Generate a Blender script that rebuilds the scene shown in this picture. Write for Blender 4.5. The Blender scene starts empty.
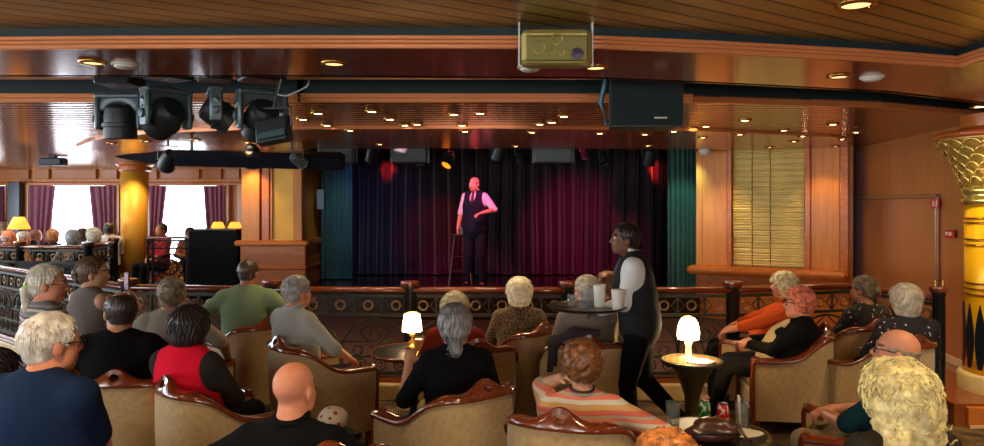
import bpy, math, random
import numpy as np
from mathutils import Vector, Matrix
SC = bpy.context.scene
COL = SC.collection
F = 716.0; CX = 492.0; HY = 205.0; CH = 1.85
R = math.radians
rnd = random.Random(7)
# a photo column/row at a known distance -> a point of the room
def PX(px, Y): return (px - CX) / F * Y
def PZ(py, Y): return CH - (py - HY) / F * Y
def PT(px, py, Y): return (PX(px, Y), Y, PZ(py, Y))
def CE(px, py, z):
    Y = F * (z - CH) / (HY - py)
    return (PX(px, Y), Y)

# ------------------------------------------------------------------ materials
def lin(c):
    return tuple(((v/255)/12.92 if v/255 <= .04045 else ((v/255+.055)/1.055)**2.4) for v in c)
_M = {}
def mat(name, rgb, rough=.5, metal=0.0, emit=None, es=1.0, var=0.0, vscale=8.0, bump=0.0, bscale=40.0,
        coat=0.0, trans=0.0, alpha=1.0, spec=.5, stretch=(1,1,1), ior=1.45, sheen=0.0):
    if name in _M: return _M[name]
    m = bpy.data.materials.new(name); m.use_nodes = True
    nt = m.node_tree; n = nt.nodes; L = nt.links
    b = n['Principled BSDF']
    c = lin(rgb) + (1,)
    b.inputs['Base Color'].default_value = c
    b.inputs['Roughness'].default_value = rough
    b.inputs['Metallic'].default_value = metal
    b.inputs['Specular IOR Level'].default_value = spec
    b.inputs['Coat Weight'].default_value = coat
    b.inputs['Coat Roughness'].default_value = .12
    b.inputs['Transmission Weight'].default_value = trans
    b.inputs['IOR'].default_value = ior
    b.inputs['Alpha'].default_value = alpha
    b.inputs['Sheen Weight'].default_value = sheen
    if emit:
        b.inputs['Emission Color'].default_value = lin(emit) + (1,)
        b.inputs['Emission Strength'].default_value = es
    if var > 0 or bump > 0:
        tc = n.new('ShaderNodeTexCoord'); mp = n.new('ShaderNodeMapping')
        mp.inputs['Scale'].default_value = stretch
        L.new(tc.outputs['Object'], mp.inputs['Vector'])
        nz = n.new('ShaderNodeTexNoise'); nz.inputs['Scale'].default_value = vscale; nz.inputs['Detail'].default_value = 6
        L.new(mp.outputs[0], nz.inputs['Vector'])
        if var > 0:
            mx = n.new('ShaderNodeMix'); mx.data_type = 'RGBA'
            mx.inputs['A'].default_value = tuple(max(0, v*(1-var)) for v in c[:3]) + (1,)
            mx.inputs['B'].default_value = tuple(min(1, v*(1+var)) for v in c[:3]) + (1,)
            rp = n.new('ShaderNodeMapRange'); rp.inputs['From Min'].default_value = .3; rp.inputs['From Max'].default_value = .7
            L.new(nz.outputs['Fac'], rp.inputs['Value']); L.new(rp.outputs[0], mx.inputs['Factor'])
            L.new(mx.outputs['Result'], b.inputs['Base Color'])
        if bump > 0:
            nb = n.new('ShaderNodeTexNoise'); nb.inputs['Scale'].default_value = bscale; nb.inputs['Detail'].default_value = 4
            L.new(mp.outputs[0], nb.inputs['Vector'])
            bp = n.new('ShaderNodeBump'); bp.inputs['Strength'].default_value = bump; bp.inputs['Distance'].default_value = .01
            L.new(nb.outputs['Fac'], bp.inputs['Height']); L.new(bp.outputs[0], b.inputs['Normal'])
    _M[name] = m
    return m
def wood(name, rgb, rough=.3, coat=.4, axis='Z', var=.28):
    st = {'X': (.6, 9, 9), 'Y': (9, .6, 9), 'Z': (9, 9, .6)}[axis]
    return mat(name, rgb, rough, var=var, vscale=2.2, coat=coat, stretch=st)
def ramp_mat(name, kind, cols, scale=10, rough=.8, axis=(0,0,1), dist=0.0, detail=2, rot=(0,0,0)):
    """patterned cloth: stripes ('wave'), blobs ('voronoi') or 'noise', cols = [(pos, rgb)...]"""
    if name in _M: return _M[name]
    m = bpy.data.materials.new(name); m.use_nodes = True
    nt = m.node_tree; n = nt.nodes; L = nt.links; b = n['Principled BSDF']
    b.inputs['Roughness'].default_value = rough
    tc = n.new('ShaderNodeTexCoord'); mp = n.new('ShaderNodeMapping')
    mp.inputs['Rotation'].default_value = rot
    L.new(tc.outputs['Object'], mp.inputs['Vector'])
    if kind == 'wave':
        t = n.new('ShaderNodeTexWave'); t.bands_direction = 'XYZ'[axis.index(1)]
        t.wave_profile = 'SAW'
        t.inputs['Scale'].default_value = scale; t.inputs['Distortion'].default_value = dist; o = t.outputs['Fac']
    elif kind == 'voronoi':
        t = n.new('ShaderNodeTexVoronoi'); t.inputs['Scale'].default_value = scale; o = t.outputs['Distance']
    else:
        t = n.new('ShaderNodeTexNoise'); t.inputs['Scale'].default_value = scale; t.inputs['Detail'].default_value = detail; o = t.outputs['Fac']
    L.new(mp.outputs[0], t.inputs['Vector'])
    cr = n.new('ShaderNodeValToRGB'); cr.color_ramp.interpolation = 'LINEAR' if kind == 'noise' else 'CONSTANT'
    e = cr.color_ramp.elements
    e[0].position = cols[0][0]; e[0].color = lin(cols[0][1]) + (1,)
    e[1].position = cols[-1][0]; e[1].color = lin(cols[-1][1]) + (1,)
    for p, c in cols[1:-1]:
        q = e.new(p); q.color = lin(c) + (1,)
    L.new(o, cr.inputs['Fac']); L.new(cr.outputs['Color'], b.inputs['Base Color'])
    _M[name] = m
    return m
def plank_mat(name, rgb, width, angle, rough, metal=0.0, gap=.08, roundness=.3, bstr=.3, coat=0., var=.25, bd=.05):
    """boards laid at `angle` (deg from X), each `width` wide with a dark joint"""
    if name in _M: return _M[name]
    m = bpy.data.materials.new(name); m.use_nodes = True
    nt = m.node_tree; n = nt.nodes; L = nt.links; b = n['Principled BSDF']
    tc = n.new('ShaderNodeTexCoord'); mp = n.new('ShaderNodeMapping')
    mp.inputs['Rotation'].default_value = (0, 0, R(-angle))
    L.new(tc.outputs['Object'], mp.inputs['Vector'])
    sp = n.new('ShaderNodeSeparateXYZ'); L.new(mp.outputs[0], sp.inputs[0])
    def M(op, a, b_=None):
        q = n.new('ShaderNodeMath'); q.operation = op
        for i, v in enumerate((a, b_)):
            if v is None: continue
            if isinstance(v, (int, float)): q.inputs[i].default_value = v
            else: L.new(v, q.inputs[i])
        return q.outputs[0]
    u = M('DIVIDE', sp.outputs['Y'], width)
    fr = M('FRACT', u); fl = M('FLOOR', u)
    c1 = M('ABSOLUTE', M('SUBTRACT', fr, .5))          # 0 centre .5 edge
    joint = M('GREATER_THAN', c1, .5 - gap/2)
    wn = n.new('ShaderNodeTexWhiteNoise'); wn.noise_dimensions = '1D'; L.new(fl, wn.inputs['W'])
    gm = n.new('ShaderNodeMapping'); gm.inputs['Scale'].default_value = (.7, 14, 1); L.new(mp.outputs[0], gm.inputs['Vector'])
    nz = n.new('ShaderNodeTexNoise'); nz.inputs['Scale'].default_value = 2.0; nz.inputs['Detail'].default_value = 5; L.new(gm.outputs[0], nz.inputs['Vector'])
    f = M('MULTIPLY', M('ADD', wn.outputs['Value'], nz.outputs['Fac']), .5)
    mx = n.new('ShaderNodeMix'); mx.data_type = 'RGBA'; c = lin(rgb)
    mx.inputs['A'].default_value = tuple(v*(1-var) for v in c) + (1,); mx.inputs['B'].default_value = tuple(min(1, v*(1+var)) for v in c) + (1,)
    L.new(f, mx.inputs['Factor'])
    m2 = n.new('ShaderNodeMix'); m2.data_type = 'RGBA'; L.new(joint, m2.inputs['Factor']); L.new(mx.outputs['Result'], m2.inputs['A'])
    m2.inputs['B'].default_value = tuple(v*.12 for v in c) + (1,)
    L.new(m2.outputs['Result'], b.inputs['Base Color'])
    b.inputs['Roughness'].default_value = rough; b.inputs['Metallic'].default_value = metal; b.inputs['Coat Weight'].default_value = coat
    b.inputs['Coat Roughness'].default_value = .06
    h = M('SUBTRACT', 1.0, M('MULTIPLY', M('POWER', c1, 2), roundness*4))
    h2 = M('SUBTRACT', h, M('MULTIPLY', joint, .5))
    bp = n.new('ShaderNodeBump'); bp.inputs['Strength'].default_value = bstr; bp.inputs['Distance'].default_value = width*bd
    L.new(h2, bp.inputs['Height']); L.new(bp.outputs[0], b.inputs['Normal'])
    _M[name] = m
    return m

# ------------------------------------------------------------------ mesh builder
class MB:
    def __init__(s): s.v = []; s.f = []; s.m = []; s.n = 0; s.mats = []
    def add(s, V, Fc, m=None):
        V = [tuple(map(float, p)) for p in V]
        if m is not None and m not in s.mats: s.mats.append(m)
        k = s.mats.index(m) if m is not None else 0
        s.v += V; s.f += [tuple(i + s.n for i in f) for f in Fc]; s.m += [k]*len(Fc); s.n += len(V)
        return s
    def box(s, c, d, m=None, rz=0, bev=0.0, rot=None):
        x, y, z = d[0]/2, d[1]/2, d[2]/2
        T = rot if rot is not None else Matrix.Rotation(rz, 3, 'Z')
        cv = Vector(c)
        if bev <= 0:
            V = [cv + T @ Vector((sx*x, sy*y, sz*z)) for sz in (-1,1) for sy in (-1,1) for sx in (-1,1)]
            return s.add(V, [(0,2,3,1),(4,5,7,6),(0,1,5,4),(2,6,7,3),(0,4,6,2),(1,3,7,5)], m)
        b = min(bev, x*.49*2, y*.98, z*.98)
        def ring(zz, ix):
            X, Y, c_ = x-ix, y-ix, b
            return [(-X+c_, -Y), (X-c_, -Y), (X, -Y+c_), (X, Y-c_), (X-c_, Y), (-X+c_, Y), (-X, Y-c_), (-X, -Y+c_)], zz
        V = []; k = b*.3
        for zz, ix in ((-z, b), (-z+k, k), (-z+b, 0), (z-b, 0), (z-k, k), (z, b)):
            pts, q = ring(zz, ix)
            V += [cv + T @ Vector((a, c2, q)) for a, c2 in pts]
        Fc = [tuple(reversed(range(8))), tuple(range(40, 48))]
        for i in range(5):
            for j in range(8): Fc.append((i*8+j, i*8+(j+1) % 8, (i+1)*8+(j+1) % 8, (i+1)*8+j))
        return s.add(V, Fc, m)
    def tube(s, pts, r, m=None, seg=8, closed=False, flat=1.0):
        P = [Vector(p) for p in pts]; n = len(P); V = []; Fc = []
        rr = r if hasattr(r, '__len__') else [r]*n
        up = Vector((0, 0, 1))
        for i, p in enumerate(P):
            if closed: t = P[(i+1) % n] - P[i-1]
            else: t = P[min(i+1, n-1)] - P[max(i-1, 0)]
            t = t.normalized() if t.length > 0 else Vector((0,0,1))
            u = up if abs(t.dot(up)) < .95 else Vector((0, 1, 0))
            a = t.cross(u).normalized(); b = a.cross(t)
            for k in range(seg):
                an = 2*math.pi*k/seg
                V.append(p + a*(math.cos(an)*rr[i]) + b*(math.sin(an)*rr[i]*flat))
        for i in range(n if closed else n-1):
            j = (i+1) % n
            for k in range(seg): Fc.append((i*seg+k, i*seg+(k+1) % seg, j*seg+(k+1) % seg, j*seg+k))
        if not closed: Fc += [tuple(reversed(range(seg))), tuple(range((n-1)*seg, n*seg))]
        return s.add(V, Fc, m)
    def lathe(s, prof, m=None, c=(0,0,0), seg=24, rot=None, caps=True):
        V = []; Fc = []; c = Vector(c); T = rot if rot is not None else Matrix.Identity(3)
        for r, z in prof:
            for k in range(seg):
                a = 2*math.pi*k/seg
                V.append(c + T @ Vector((max(r, 1e-4)*math.cos(a), max(r, 1e-4)*math.sin(a), z)))
        for i in range(len(prof)-1):
            for k in range(seg): Fc.append((i*seg+k, i*seg+(k+1) % seg, (i+1)*seg+(k+1) % seg, (i+1)*seg+k))
        if caps and prof[0][0] > 1e-3: Fc.append(tuple(reversed(range(seg))))
        if caps and prof[-1][0] > 1e-3: Fc.append(tuple(range((len(prof)-1)*seg, len(prof)*seg)))
        return s.add(V, Fc, m)
    def ring(s, c, R_, r, m=None, nrm=(0,1,0), seg=20, ts=6, arc=(0, 360), sx=1.0):
        q = Vector((0,0,1)).rotation_difference(Vector(nrm)).to_matrix()
        full = abs(arc[1]-arc[0]) >= 359
        N = seg if full else seg+1
        pts = []
        for i in range(N):
            a = R(arc[0] + (arc[1]-arc[0])*i/seg)
            pts.append(Vector(c) + q @ Vector((R_*math.cos(a)*sx, R_*math.sin(a), 0)))
        return s.tube(pts, r, m, ts, closed=full)
    def prism(s, poly, z0, z1, m=None):
        n = len(poly)
        area = sum(poly[i][0]*poly[(i+1) % n][1]-poly[(i+1) % n][0]*poly[i][1] for i in range(n))
        if area < 0: poly = poly[::-1]
        V = [(x, y, z0) for x, y in poly] + [(x, y, z1) for x, y in poly]
        Fc = [tuple(reversed(range(n))), tuple(range(n, 2*n))] + [(i, (i+1) % n, n+(i+1) % n, n+i) for i in range(n)]
        return s.add(V, Fc, m)
    def plate(s, poly, origin, ax, az, th, m=None):
        """polygon (u,w) in the plane spanned by ax, az through origin, thickness th along the normal (centred)"""
        ax = Vector(ax).normalized(); az = Vector(az).normalized(); nn = ax.cross(az); o = Vector(origin); n = len(poly)
        V = [o+ax*u+az*w-nn*(th/2) for u, w in poly] + [o+ax*u+az*w+nn*(th/2) for u, w in poly]
        Fc = [tuple(reversed(range(n))), tuple(range(n, 2*n))] + [(i, (i+1) % n, n+(i+1) % n, n+i) for i in range(n)]
        return s.add(V, Fc, m)
    def build(s, name, m=None, parent=None, smooth=False, loc=None, rz=0, auto=None):
        me = bpy.data.meshes.new(name); me.from_pydata(s.v, [], s.f)
        ms = s.mats if s.mats else [m]
        for q in ms: me.materials.append(q if q is not None else m)
        if m is not None and not s.mats: pass
        if s.mats: me.polygons.foreach_set('material_index', s.m)
        if smooth or auto:
            me.polygons.foreach_set('use_smooth', [True]*len(me.polygons))
        me.update()
        if auto: me.set_sharp_from_angle(angle=R(auto))
        o = bpy.data.objects.new(name, me); COL.objects.link(o)
        if parent: o.parent = parent
        if loc: o.location = loc
        o.rotation_euler.z = rz
        return o
def empty(name, loc=(0,0,0), rz=0):
    o = bpy.data.objects.new(name, None); COL.objects.link(o); o.location = loc; o.rotation_euler.z = rz; o.empty_display_size = .1
    return o
def tag(o, label=None, cat=None, group=None, kind=None):
    if label: o['label'] = label
    if cat: o['category'] = cat
    if group: o['group'] = group
    if kind: o['kind'] = kind
    return o
def struct(o): o['kind'] = 'structure'; return o
KIDS = {}
def kids(o): return [c for c in COL.objects if c.parent == o]
def copy_tree(o, parent=None):
    c = o.copy(); COL.objects.link(c)
    if parent: c.parent = parent
    for ch in kids(o): copy_tree(ch, c)
    return c

# ------------------------------------------------------------------ solid modelling by distance fields
class Grid:
    def __init__(s, lo, hi, h):
        s.lo = np.array(lo, float); s.h = h
        s.n = np.ceil((np.array(hi) - s.lo)/h).astype(int) + 1
        s.F = np.full(s.n, 1.0, np.float32)
        s.ax = [s.lo[i] + h*np.arange(s.n[i]) for i in range(3)]
    def sub(s, lo, hi):
        a = np.maximum(np.floor((np.array(lo)-s.lo)/s.h).astype(int), 0)
        b = np.minimum(np.ceil((np.array(hi)-s.lo)/s.h).astype(int)+1, s.n)
        if (b <= a).any(): return None
        sl = tuple(slice(a[i], b[i]) for i in range(3))
        P = np.stack(np.meshgrid(*[s.ax[i][sl[i]] for i in range(3)], indexing='ij'), -1)
        return sl, P
    def union(s, prim, k=.02, infl=0.0):
        lo, hi = prim.box(); mg = k + infl + 3*s.h
        q = s.sub(lo - mg, hi + mg)
        if q is None: return
        sl, P = q
        d = prim.ev(P) - infl
        f = s.F[sl]
        if k > 0:
            hh = np.clip(.5 + .5*(f - d)/k, 0, 1)
            s.F[sl] = f*(1-hh) + d*hh - k*hh*(1-hh)
        else: s.F[sl] = np.minimum(f, d)
    def cut(s, prim, k=.01):
        lo, hi = prim.box(); q = s.sub(lo - .05, hi + .05)
        if q is None: return
        sl, P = q
        d = -prim.ev(P); f = s.F[sl]
        hh = np.clip(.5 + .5*(d - f)/k, 0, 1)
        s.F[sl] = f*(1-hh) + d*hh + k*hh*(1-hh)
    def allP(s): return np.stack(np.meshgrid(*s.ax, indexing='ij'), -1)
    def band(s, fn, w=.05):
        """F += fn(P) near the surface"""
        idx = np.abs(s.F) < w
        I = np.argwhere(idx); P = s.lo + I*s.h
        s.F[idx] += fn(P).astype(np.float32)
    def mesh(s):
        Fv = s.F; S = Fv < 0; n = s.n
        c = [S[i:n[0]-1+i, j:n[1]-1+j, k:n[2]-1+k] for i in (0,1) for j in (0,1) for k in (0,1)]
        cnt = sum(x.astype(np.int8) for x in c); act = (cnt > 0) & (cnt < 8)
        I = np.argwhere(act); idm = np.full(act.shape, -1, np.int64); idm[act] = np.arange(len(I))
        acc = np.zeros((len(I), 3)); w = np.zeros(len(I))
        for ax in range(3):
            o1, o2 = [a for a in range(3) if a != ax]
            for a in (0, 1):
                for b in (0, 1):
                    p = I.copy(); p[:, o1] += a; p[:, o2] += b
                    q = p.copy(); q[:, ax] += 1
                    fp = Fv[p[:,0],p[:,1],p[:,2]]; fq = Fv[q[:,0],q[:,1],q[:,2]]
                    cr = (fp < 0) != (fq < 0)
                    t = np.where(cr, fp/np.where(cr, fp-fq, 1), 0)
                    pos = p.astype(float); pos[:, ax] += t
                    acc[cr] += pos[cr]; w[cr] += 1
        V = s.lo + (acc/w[:, None])*s.h
        Q = []
        for ax in range(3):
            o1, o2 = [(1, 2), (2, 0), (0, 1)][ax]
            a = np.take(S, range(0, n[ax]-1), ax); b = np.take(S, range(1, n[ax]), ax)
            E = np.argwhere(a != b)
            E = E[(E[:, o1] > 0) & (E[:, o2] > 0) & (E[:, o1] < n[o1]-1) & (E[:, o2] < n[o2]-1)]
            ins = a[E[:,0],E[:,1],E[:,2]]
            def g(d1, d2):
                p = E.copy(); p[:, o1] -= d1; p[:, o2] -= d2
                return idm[p[:,0],p[:,1],p[:,2]]
            q = np.stack([g(1,1), g(0,1), g(0,0), g(1,0)], 1)
            q[~ins] = q[~ins][:, ::-1]
            Q.append(q)
        return V, np.concatenate(Q)
class Cone:
    def __init__(s, a, b, r1, r2, sq=None):
        s.a = np.array(a, float); s.b = np.array(b, float); s.r1 = r1; s.r2 = r2
    def box(s):
        r = max(s.r1, s.r2); return np.minimum(s.a, s.b)-r, np.maximum(s.a, s.b)+r
    def ev(s, P):
        d = s.b - s.a; L = max(d @ d, 1e-9)
        t = np.clip(((P - s.a) @ d)/L, 0, 1)
        return np.linalg.norm(P - s.a - t[..., None]*d, axis=-1) - (s.r1 + (s.r2-s.r1)*t)
class ECone:
    def __init__(s, a, b, r1, r2, sy):
        s.sc = np.array([1, 1/sy, 1.0]); s.sy = sy; s.c = Cone(np.array(a, float)*s.sc, np.array(b, float)*s.sc, r1, r2)
    def box(s):
        lo, hi = s.c.box(); return lo/s.sc, hi/s.sc
    def ev(s, P): return s.c.ev(P*s.sc)*(.5+.5*s.sy)
class Ell:
    def __init__(s, c, r, M=None):
        s.c = np.array(c, float); s.r = np.array(r, float); s.M = None if M is None else np.array(M, float)
    def box(s):
        q = max(s.r) if s.M is not None else s.r
        return s.c - q, s.c + q
    def ev(s, P):
        p = P - s.c
        if s.M is not None: p = p @ s.M        # world->local when M = columns of local axes
        k0 = np.linalg.norm(p/s.r, axis=-1); k1 = np.linalg.norm(p/(s.r**2), axis=-1)
        return k0*(k0-1)/np.maximum(k1, 1e-6)
def npmesh(name, V, Q, mats, parent, midx=None):
    me = bpy.data.meshes.new(name)
    me.vertices.add(len(V)); me.vertices.foreach_set('co', np.asarray(V, np.float32).ravel())
    me.loops.add(len(Q)*4); me.loops.foreach_set('vertex_index', np.asarray(Q, np.int32).ravel())
    me.polygons.add(len(Q)); me.polygons.foreach_set('loop_start', np.arange(0, len(Q)*4, 4, dtype=np.int32))
    me.polygons.foreach_set('loop_total', np.full(len(Q), 4, np.int32))
    for m in mats: me.materials.append(m)
    if midx is not None: me.polygons.foreach_set('material_index', midx.astype(np.int32))
    me.polygons.foreach_set('use_smooth', np.ones(len(Q), bool))
    me.update(calc_edges=True); me.validate()
    o = bpy.data.objects.new(name, me); COL.objects.link(o)
    if parent: o.parent = parent
    return o
# ------------------------------------------------------------------ people
_rs = np.random.RandomState(3)
NZ = [(_rs.normal(size=3), _rs.rand()*6.28) for _ in range(10)]
def noise3(P, f, seed=0):
    r = np.random.RandomState(seed); o = 0
    for i in range(6):
        d = r.normal(size=3); d = d/np.linalg.norm(d)*f*(.7+.8*r.rand())
        o = o + np.sin(P @ d + r.rand()*6.28 + 1.3*np.sin(P @ np.roll(d, 1)*.6))
    return o/6
SKINS = {'fair': (200,150,116), 'pink': (206,136,104), 'tan': (168,112,80), 'brown': (112,74,52), 'olive': (180,128,96)}
def skin_mat(k):
    return mat('skin_'+k, SKINS[k], .5, var=.10, vscale=14, spec=.4)
LIP = lambda k: mat('lip_'+k, tuple(int(v*f) for v, f in zip(SKINS[k], (.82,.6,.6))), .4)
WHITE = lambda: mat('eye_white', (225,220,212), .25)
IRIS = lambda: mat('eye_iris', (42,30,22), .2)
def ik(a, b, l1, l2, pole):
    a = np.array(a, float); b = np.array(b, float); d = b-a; L = np.linalg.norm(d)
    if L > (l1+l2)*.995: b = a + d/L*(l1+l2)*.995; d = b-a; L = np.linalg.norm(d)
    x = (l1*l1-l2*l2+L*L)/(2*L); h = math.sqrt(max(l1*l1-x*x, 0)); u = d/L
    p = np.array(pole, float); p = p-u*(p@u); p /= max(np.linalg.norm(p), 1e-6)
    return a+u*x+p*h, b
def rotm(yaw, pitch=0, roll=0):
    return np.array(Matrix.Rotation(R(yaw), 3, 'Z') @ Matrix.Rotation(R(-pitch), 3, 'X') @ Matrix.Rotation(R(roll), 3, 'Y'))
def hand_prims(w, d, up, side, curl=.6, hold=False):
    """palm, four fingers and a thumb; w wrist, d pointing direction, up = back of the hand, side +1/-1 = thumb side"""
    d = np.array(d, float); d /= np.linalg.norm(d); up = np.array(up, float); up = up-d*(up@d); up /= np.linalg.norm(up)
    s = np.cross(d, up)*side; out = []
    pc = w + d*.045
    M = np.stack([s, d, up], 1)
    out.append((Ell(pc, (.040, .050, .017), M), .012))
    for i, (off, ln) in enumerate(((.030, .070), (.010, .080), (-.010, .074), (-.029, .058))):
        b = w + d*.082 + s*off; c = curl + .08*i
        d1 = d*math.cos(c*.6) - up*math.sin(c*.6); d2 = d*math.cos(c*1.6) - up*math.sin(c*1.6); d3 = d*math.cos(c*2.3)-up*math.sin(c*2.3)
        p1 = b + d1*ln*.45; p2 = p1 + d2*ln*.32; p3 = p2 + d3*ln*.26
        out += [(Cone(b-d*.02, p1, .0095, .0088), .003), (Cone(p1, p2, .0088, .0082), .002), (Cone(p2, p3, .0082, .007), .002)]
    t0 = w + d*.02 + s*.026; t1 = t0 + (d*.6 + s*.75 - up*.2)*.045; t2 = t1 + (d*.9 + s*.15 - up*.4)*.032
    out += [(Cone(t0, t1, .014, .0105), .008), (Cone(t1, t2, .0105, .0085), .003)]
    return out
def hair_obj(root, hc, Rh, st, col, vox, seed):
    """hair in head space: x right, y face, z up"""
    kind = st; th = {'short': .011, 'buzz': .006, 'balding': .010, 'fringe': .008, 'bob': .026, 'curly': .036, 'tight': .026, 'pony': .013, 'bun': .015, 'fluffy': .026, 'dark': .020, 'updo': .022}[kind]
    low = {'bob': -.115, 'curly': -.15, 'fluffy': -.10, 'dark': -.085}.get(kind, -.06)
    if kind == 'balding': low = -.06
    big = .30 if kind in ('curly', 'pony', 'bun', 'updo') else .2
    g = Grid((-.16, -big*.85, -.27 if kind in ('curly', 'pony', 'bun', 'updo') else -.2), (.16, .16, .2), max(.0045, vox*.62))
    g.union(Ell((0, -.012, .032), (.076+th, .097+th, .088+th)), 0)
    g.union(Ell((0, -.045, -.035), (.058+th*.5, .052+th*.5, .055)), .02)
    if kind in ('bob', 'fluffy', 'dark'): g.union(Ell((0, -.03, -.035), (.088+th*.35, .084+th*.4, .10+(.015 if kind == 'bob' else 0))), .03)
    if kind == 'curly':
        g.union(Ell((0, -.035, -.05), (.125, .115, .125)), .03)
        for a in range(7):
            g.union(Ell((.10*math.cos(a*.52-0.0)*1, -.06-.05*math.sin(a*.52), -.12+.02*math.sin(a*3)), (.035,.035,.05)), .02)
    if kind == 'tight': g.union(Ell((0, -.01, .045), (.102, .112, .098)), .02)
    if kind == 'bun': g.union(Ell((0, -.125, .005), (.034, .03, .036)), .012)
    if kind == 'updo':
        g.union(Ell((0, -.10, .0), (.062, .045, .075)), .02); g.union(Ell((.01, -.095, -.09), (.04, .032, .07)), .02); g.union(Ell((-.025, -.08, -.15), (.02, .016, .05)), .012)
    if kind == 'pony':
        g.union(Cone((0, -.10, .01), (0, -.135, -.03), .022, .026), .01); g.union(Cone((0, -.135, -.03), (0, -.13, -.14), .026, .024), .01); g.union(Cone((0, -.13, -.14), (0, -.105, -.25), .024, .008), .01)
    P = g.allP()
    x, y, z = P[..., 0], P[..., 1], P[..., 2]
    line = .032 + .45*z
    if kind in ('curly', 'fluffy'): line = line + .02
    if kind == 'tight': line = line + .012
    cutf = (y - line)*.9
    lowc = low - z + (0 if kind in ('bob', 'curly', 'fluffy', 'dark') else .0)
    if kind in ('pony', 'bun', 'updo'): lowc = np.where(y < -.07, -.26 - z, lowc)
    g.F = np.maximum(g.F, cutf); g.F = np.maximum(g.F, lowc)
    if kind in ('short', 'buzz', 'balding', 'fringe', 'pony', 'bun', 'updo'):     # around the ears
        for sx in (-1, 1): g.F = np.maximum(g.F, .034 - np.linalg.norm(P - np.array([sx*.088, .004, -.018]), axis=-1))
    if kind == 'balding':
        g.F = np.maximum(g.F, .077-np.sqrt(x**2 + ((y-.005)/1.1)**2 + ((z-.140)/1.05)**2))
    if kind == 'fringe': g.F = np.maximum(g.F, z - .028)
    amp = {'curly': .011, 'tight': .008, 'fluffy': .005, 'buzz': .001, 'balding': .0015, 'fringe': .001, 'short': .002}.get(kind, .0035)
    if kind in ('curly', 'tight'):
        g.band(lambda p: amp*noise3(p, 70 if kind == 'curly' else 105, seed), .06)
    else:
        def fn(p):
            az = np.arctan2(p[:, 0], p[:, 1]+.03); rad = np.linalg.norm(p[:, :2], axis=1)
            return amp*(.6*np.sin(az*27 + 3*np.sin(p[:, 2]*30)) + .6*noise3(p, 50, seed)) * np.clip(rad/.05, 0, 1)
        g.band(fn, .05)
    V, Q = g.mesh()
    if len(V) == 0: return None
    # loose strands on top of the mass
    rs = np.random.RandomState(seed+5)
    N = {'curly': 900, 'fluffy': 520, 'bob': 420, 'short': 520, 'tight': 600, 'updo': 520, 'pony': 420, 'bun': 420, 'dark': 520, 'balding': 200}.get(kind, 60)
    if vox > .013: N = 0
    if N:
        ctr = np.array([0, -.02, .0]); idx = rs.randint(0, len(V), N); p = V[idx].copy()
        out = p - ctr; out /= np.linalg.norm(out, axis=1)[:, None]
        tie = np.array([0, -.12, .01])
        if kind in ('pony', 'bun', 'updo'):
            flow = np.where((p[:, 1] > -.10)[:, None], tie - p, np.array([0, .0, -1.])); flow /= np.linalg.norm(flow, axis=1)[:, None]
        elif kind == 'curly': flow = np.array([0, -.2, -1.0]) + rs.normal(size=(N, 3))*.6
        elif kind == 'tight': flow = rs.normal(size=(N, 3))
        else:
            crown = np.array([0, -.06, .12]); flow = p - crown; flow /= np.linalg.norm(flow, axis=1)[:, None]; flow = flow + rs.normal(size=(N, 3))*.18
        L = {'curly': .060, 'tight': .035, 'short': .022, 'balding': .025}.get(kind, .06)*(.7+.6*rs.rand(N)); S = 6
        pts = []; q = p - out*.001; ph = rs.rand(N)*6.28
        side = np.cross(out, flow); side /= np.maximum(np.linalg.norm(side, axis=1), 1e-6)[:, None]
        for k in range(S+1):
            pts.append(q.copy())
            o2 = q - ctr; o2 /= np.linalg.norm(o2, axis=1)[:, None]
            t = flow - o2*np.sum(flow*o2, 1)[:, None]; t /= np.maximum(np.linalg.norm(t, axis=1), 1e-6)[:, None]
            wv = {'curly': 1.3, 'tight': 1.2, 'fluffy': .35}.get(kind, .12)
            t = t + side*(wv*np.sin(ph + k*1.5))[:, None] + o2*({'curly': .25, 'tight': .3}.get(kind, .04)*np.cos(ph + k*1.3))[:, None]
            t /= np.linalg.norm(t, axis=1)[:, None]
            q = q + t*(L/S)[:, None]
        pts = np.stack(pts, 1); wdt = {'curly': .0042, 'tight': .0035}.get(kind, .0024)
        prof = np.sin(np.linspace(.25, math.pi-.15, S+1))*wdt
        tng = np.gradient(pts, axis=1); tng /= np.maximum(np.linalg.norm(tng, axis=2), 1e-6)[..., None]
        o3 = pts-ctr; o3 /= np.linalg.norm(o3, axis=2)[..., None]; b = np.cross(tng, o3); b /= np.maximum(np.linalg.norm(b, axis=2), 1e-6)[..., None]
        vs = []
        for k3 in range(3):
            an = k3*2*math.pi/3 + math.pi/2
            vs.append(pts + (b*math.cos(an) + o3*math.sin(an))*prof[None, :, None])
        VS = np.stack(vs, 2).reshape(-1, 3)
        base = len(V); a = np.arange(N)[:, None, None]*(S+1)*3 + np.arange(S)[None, :, None]*3
        k3 = np.arange(3)[None, None, :]
        i0 = a + k3; i1 = a + (k3+1) % 3; QS = np.stack([i0, i1, i1+3, i0+3], -1).reshape(-1, 4) + base
        V = np.concatenate([V, VS]); Q = np.concatenate([Q, QS])
    V = V @ Rh.T + hc
    c2 = tuple(min(255, int(v*1.18+8)) for v in col); c1 = tuple(int(v*(.80 if sum(col) > 420 else .62)) for v in col)
    m = ramp_mat('hair_%d_%d_%d' % col, 'noise', [(.3, c1), (.52, col), (.72, c2)], 26, .42, detail=5)
    return npmesh('hair', V, Q, [m], root)
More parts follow.
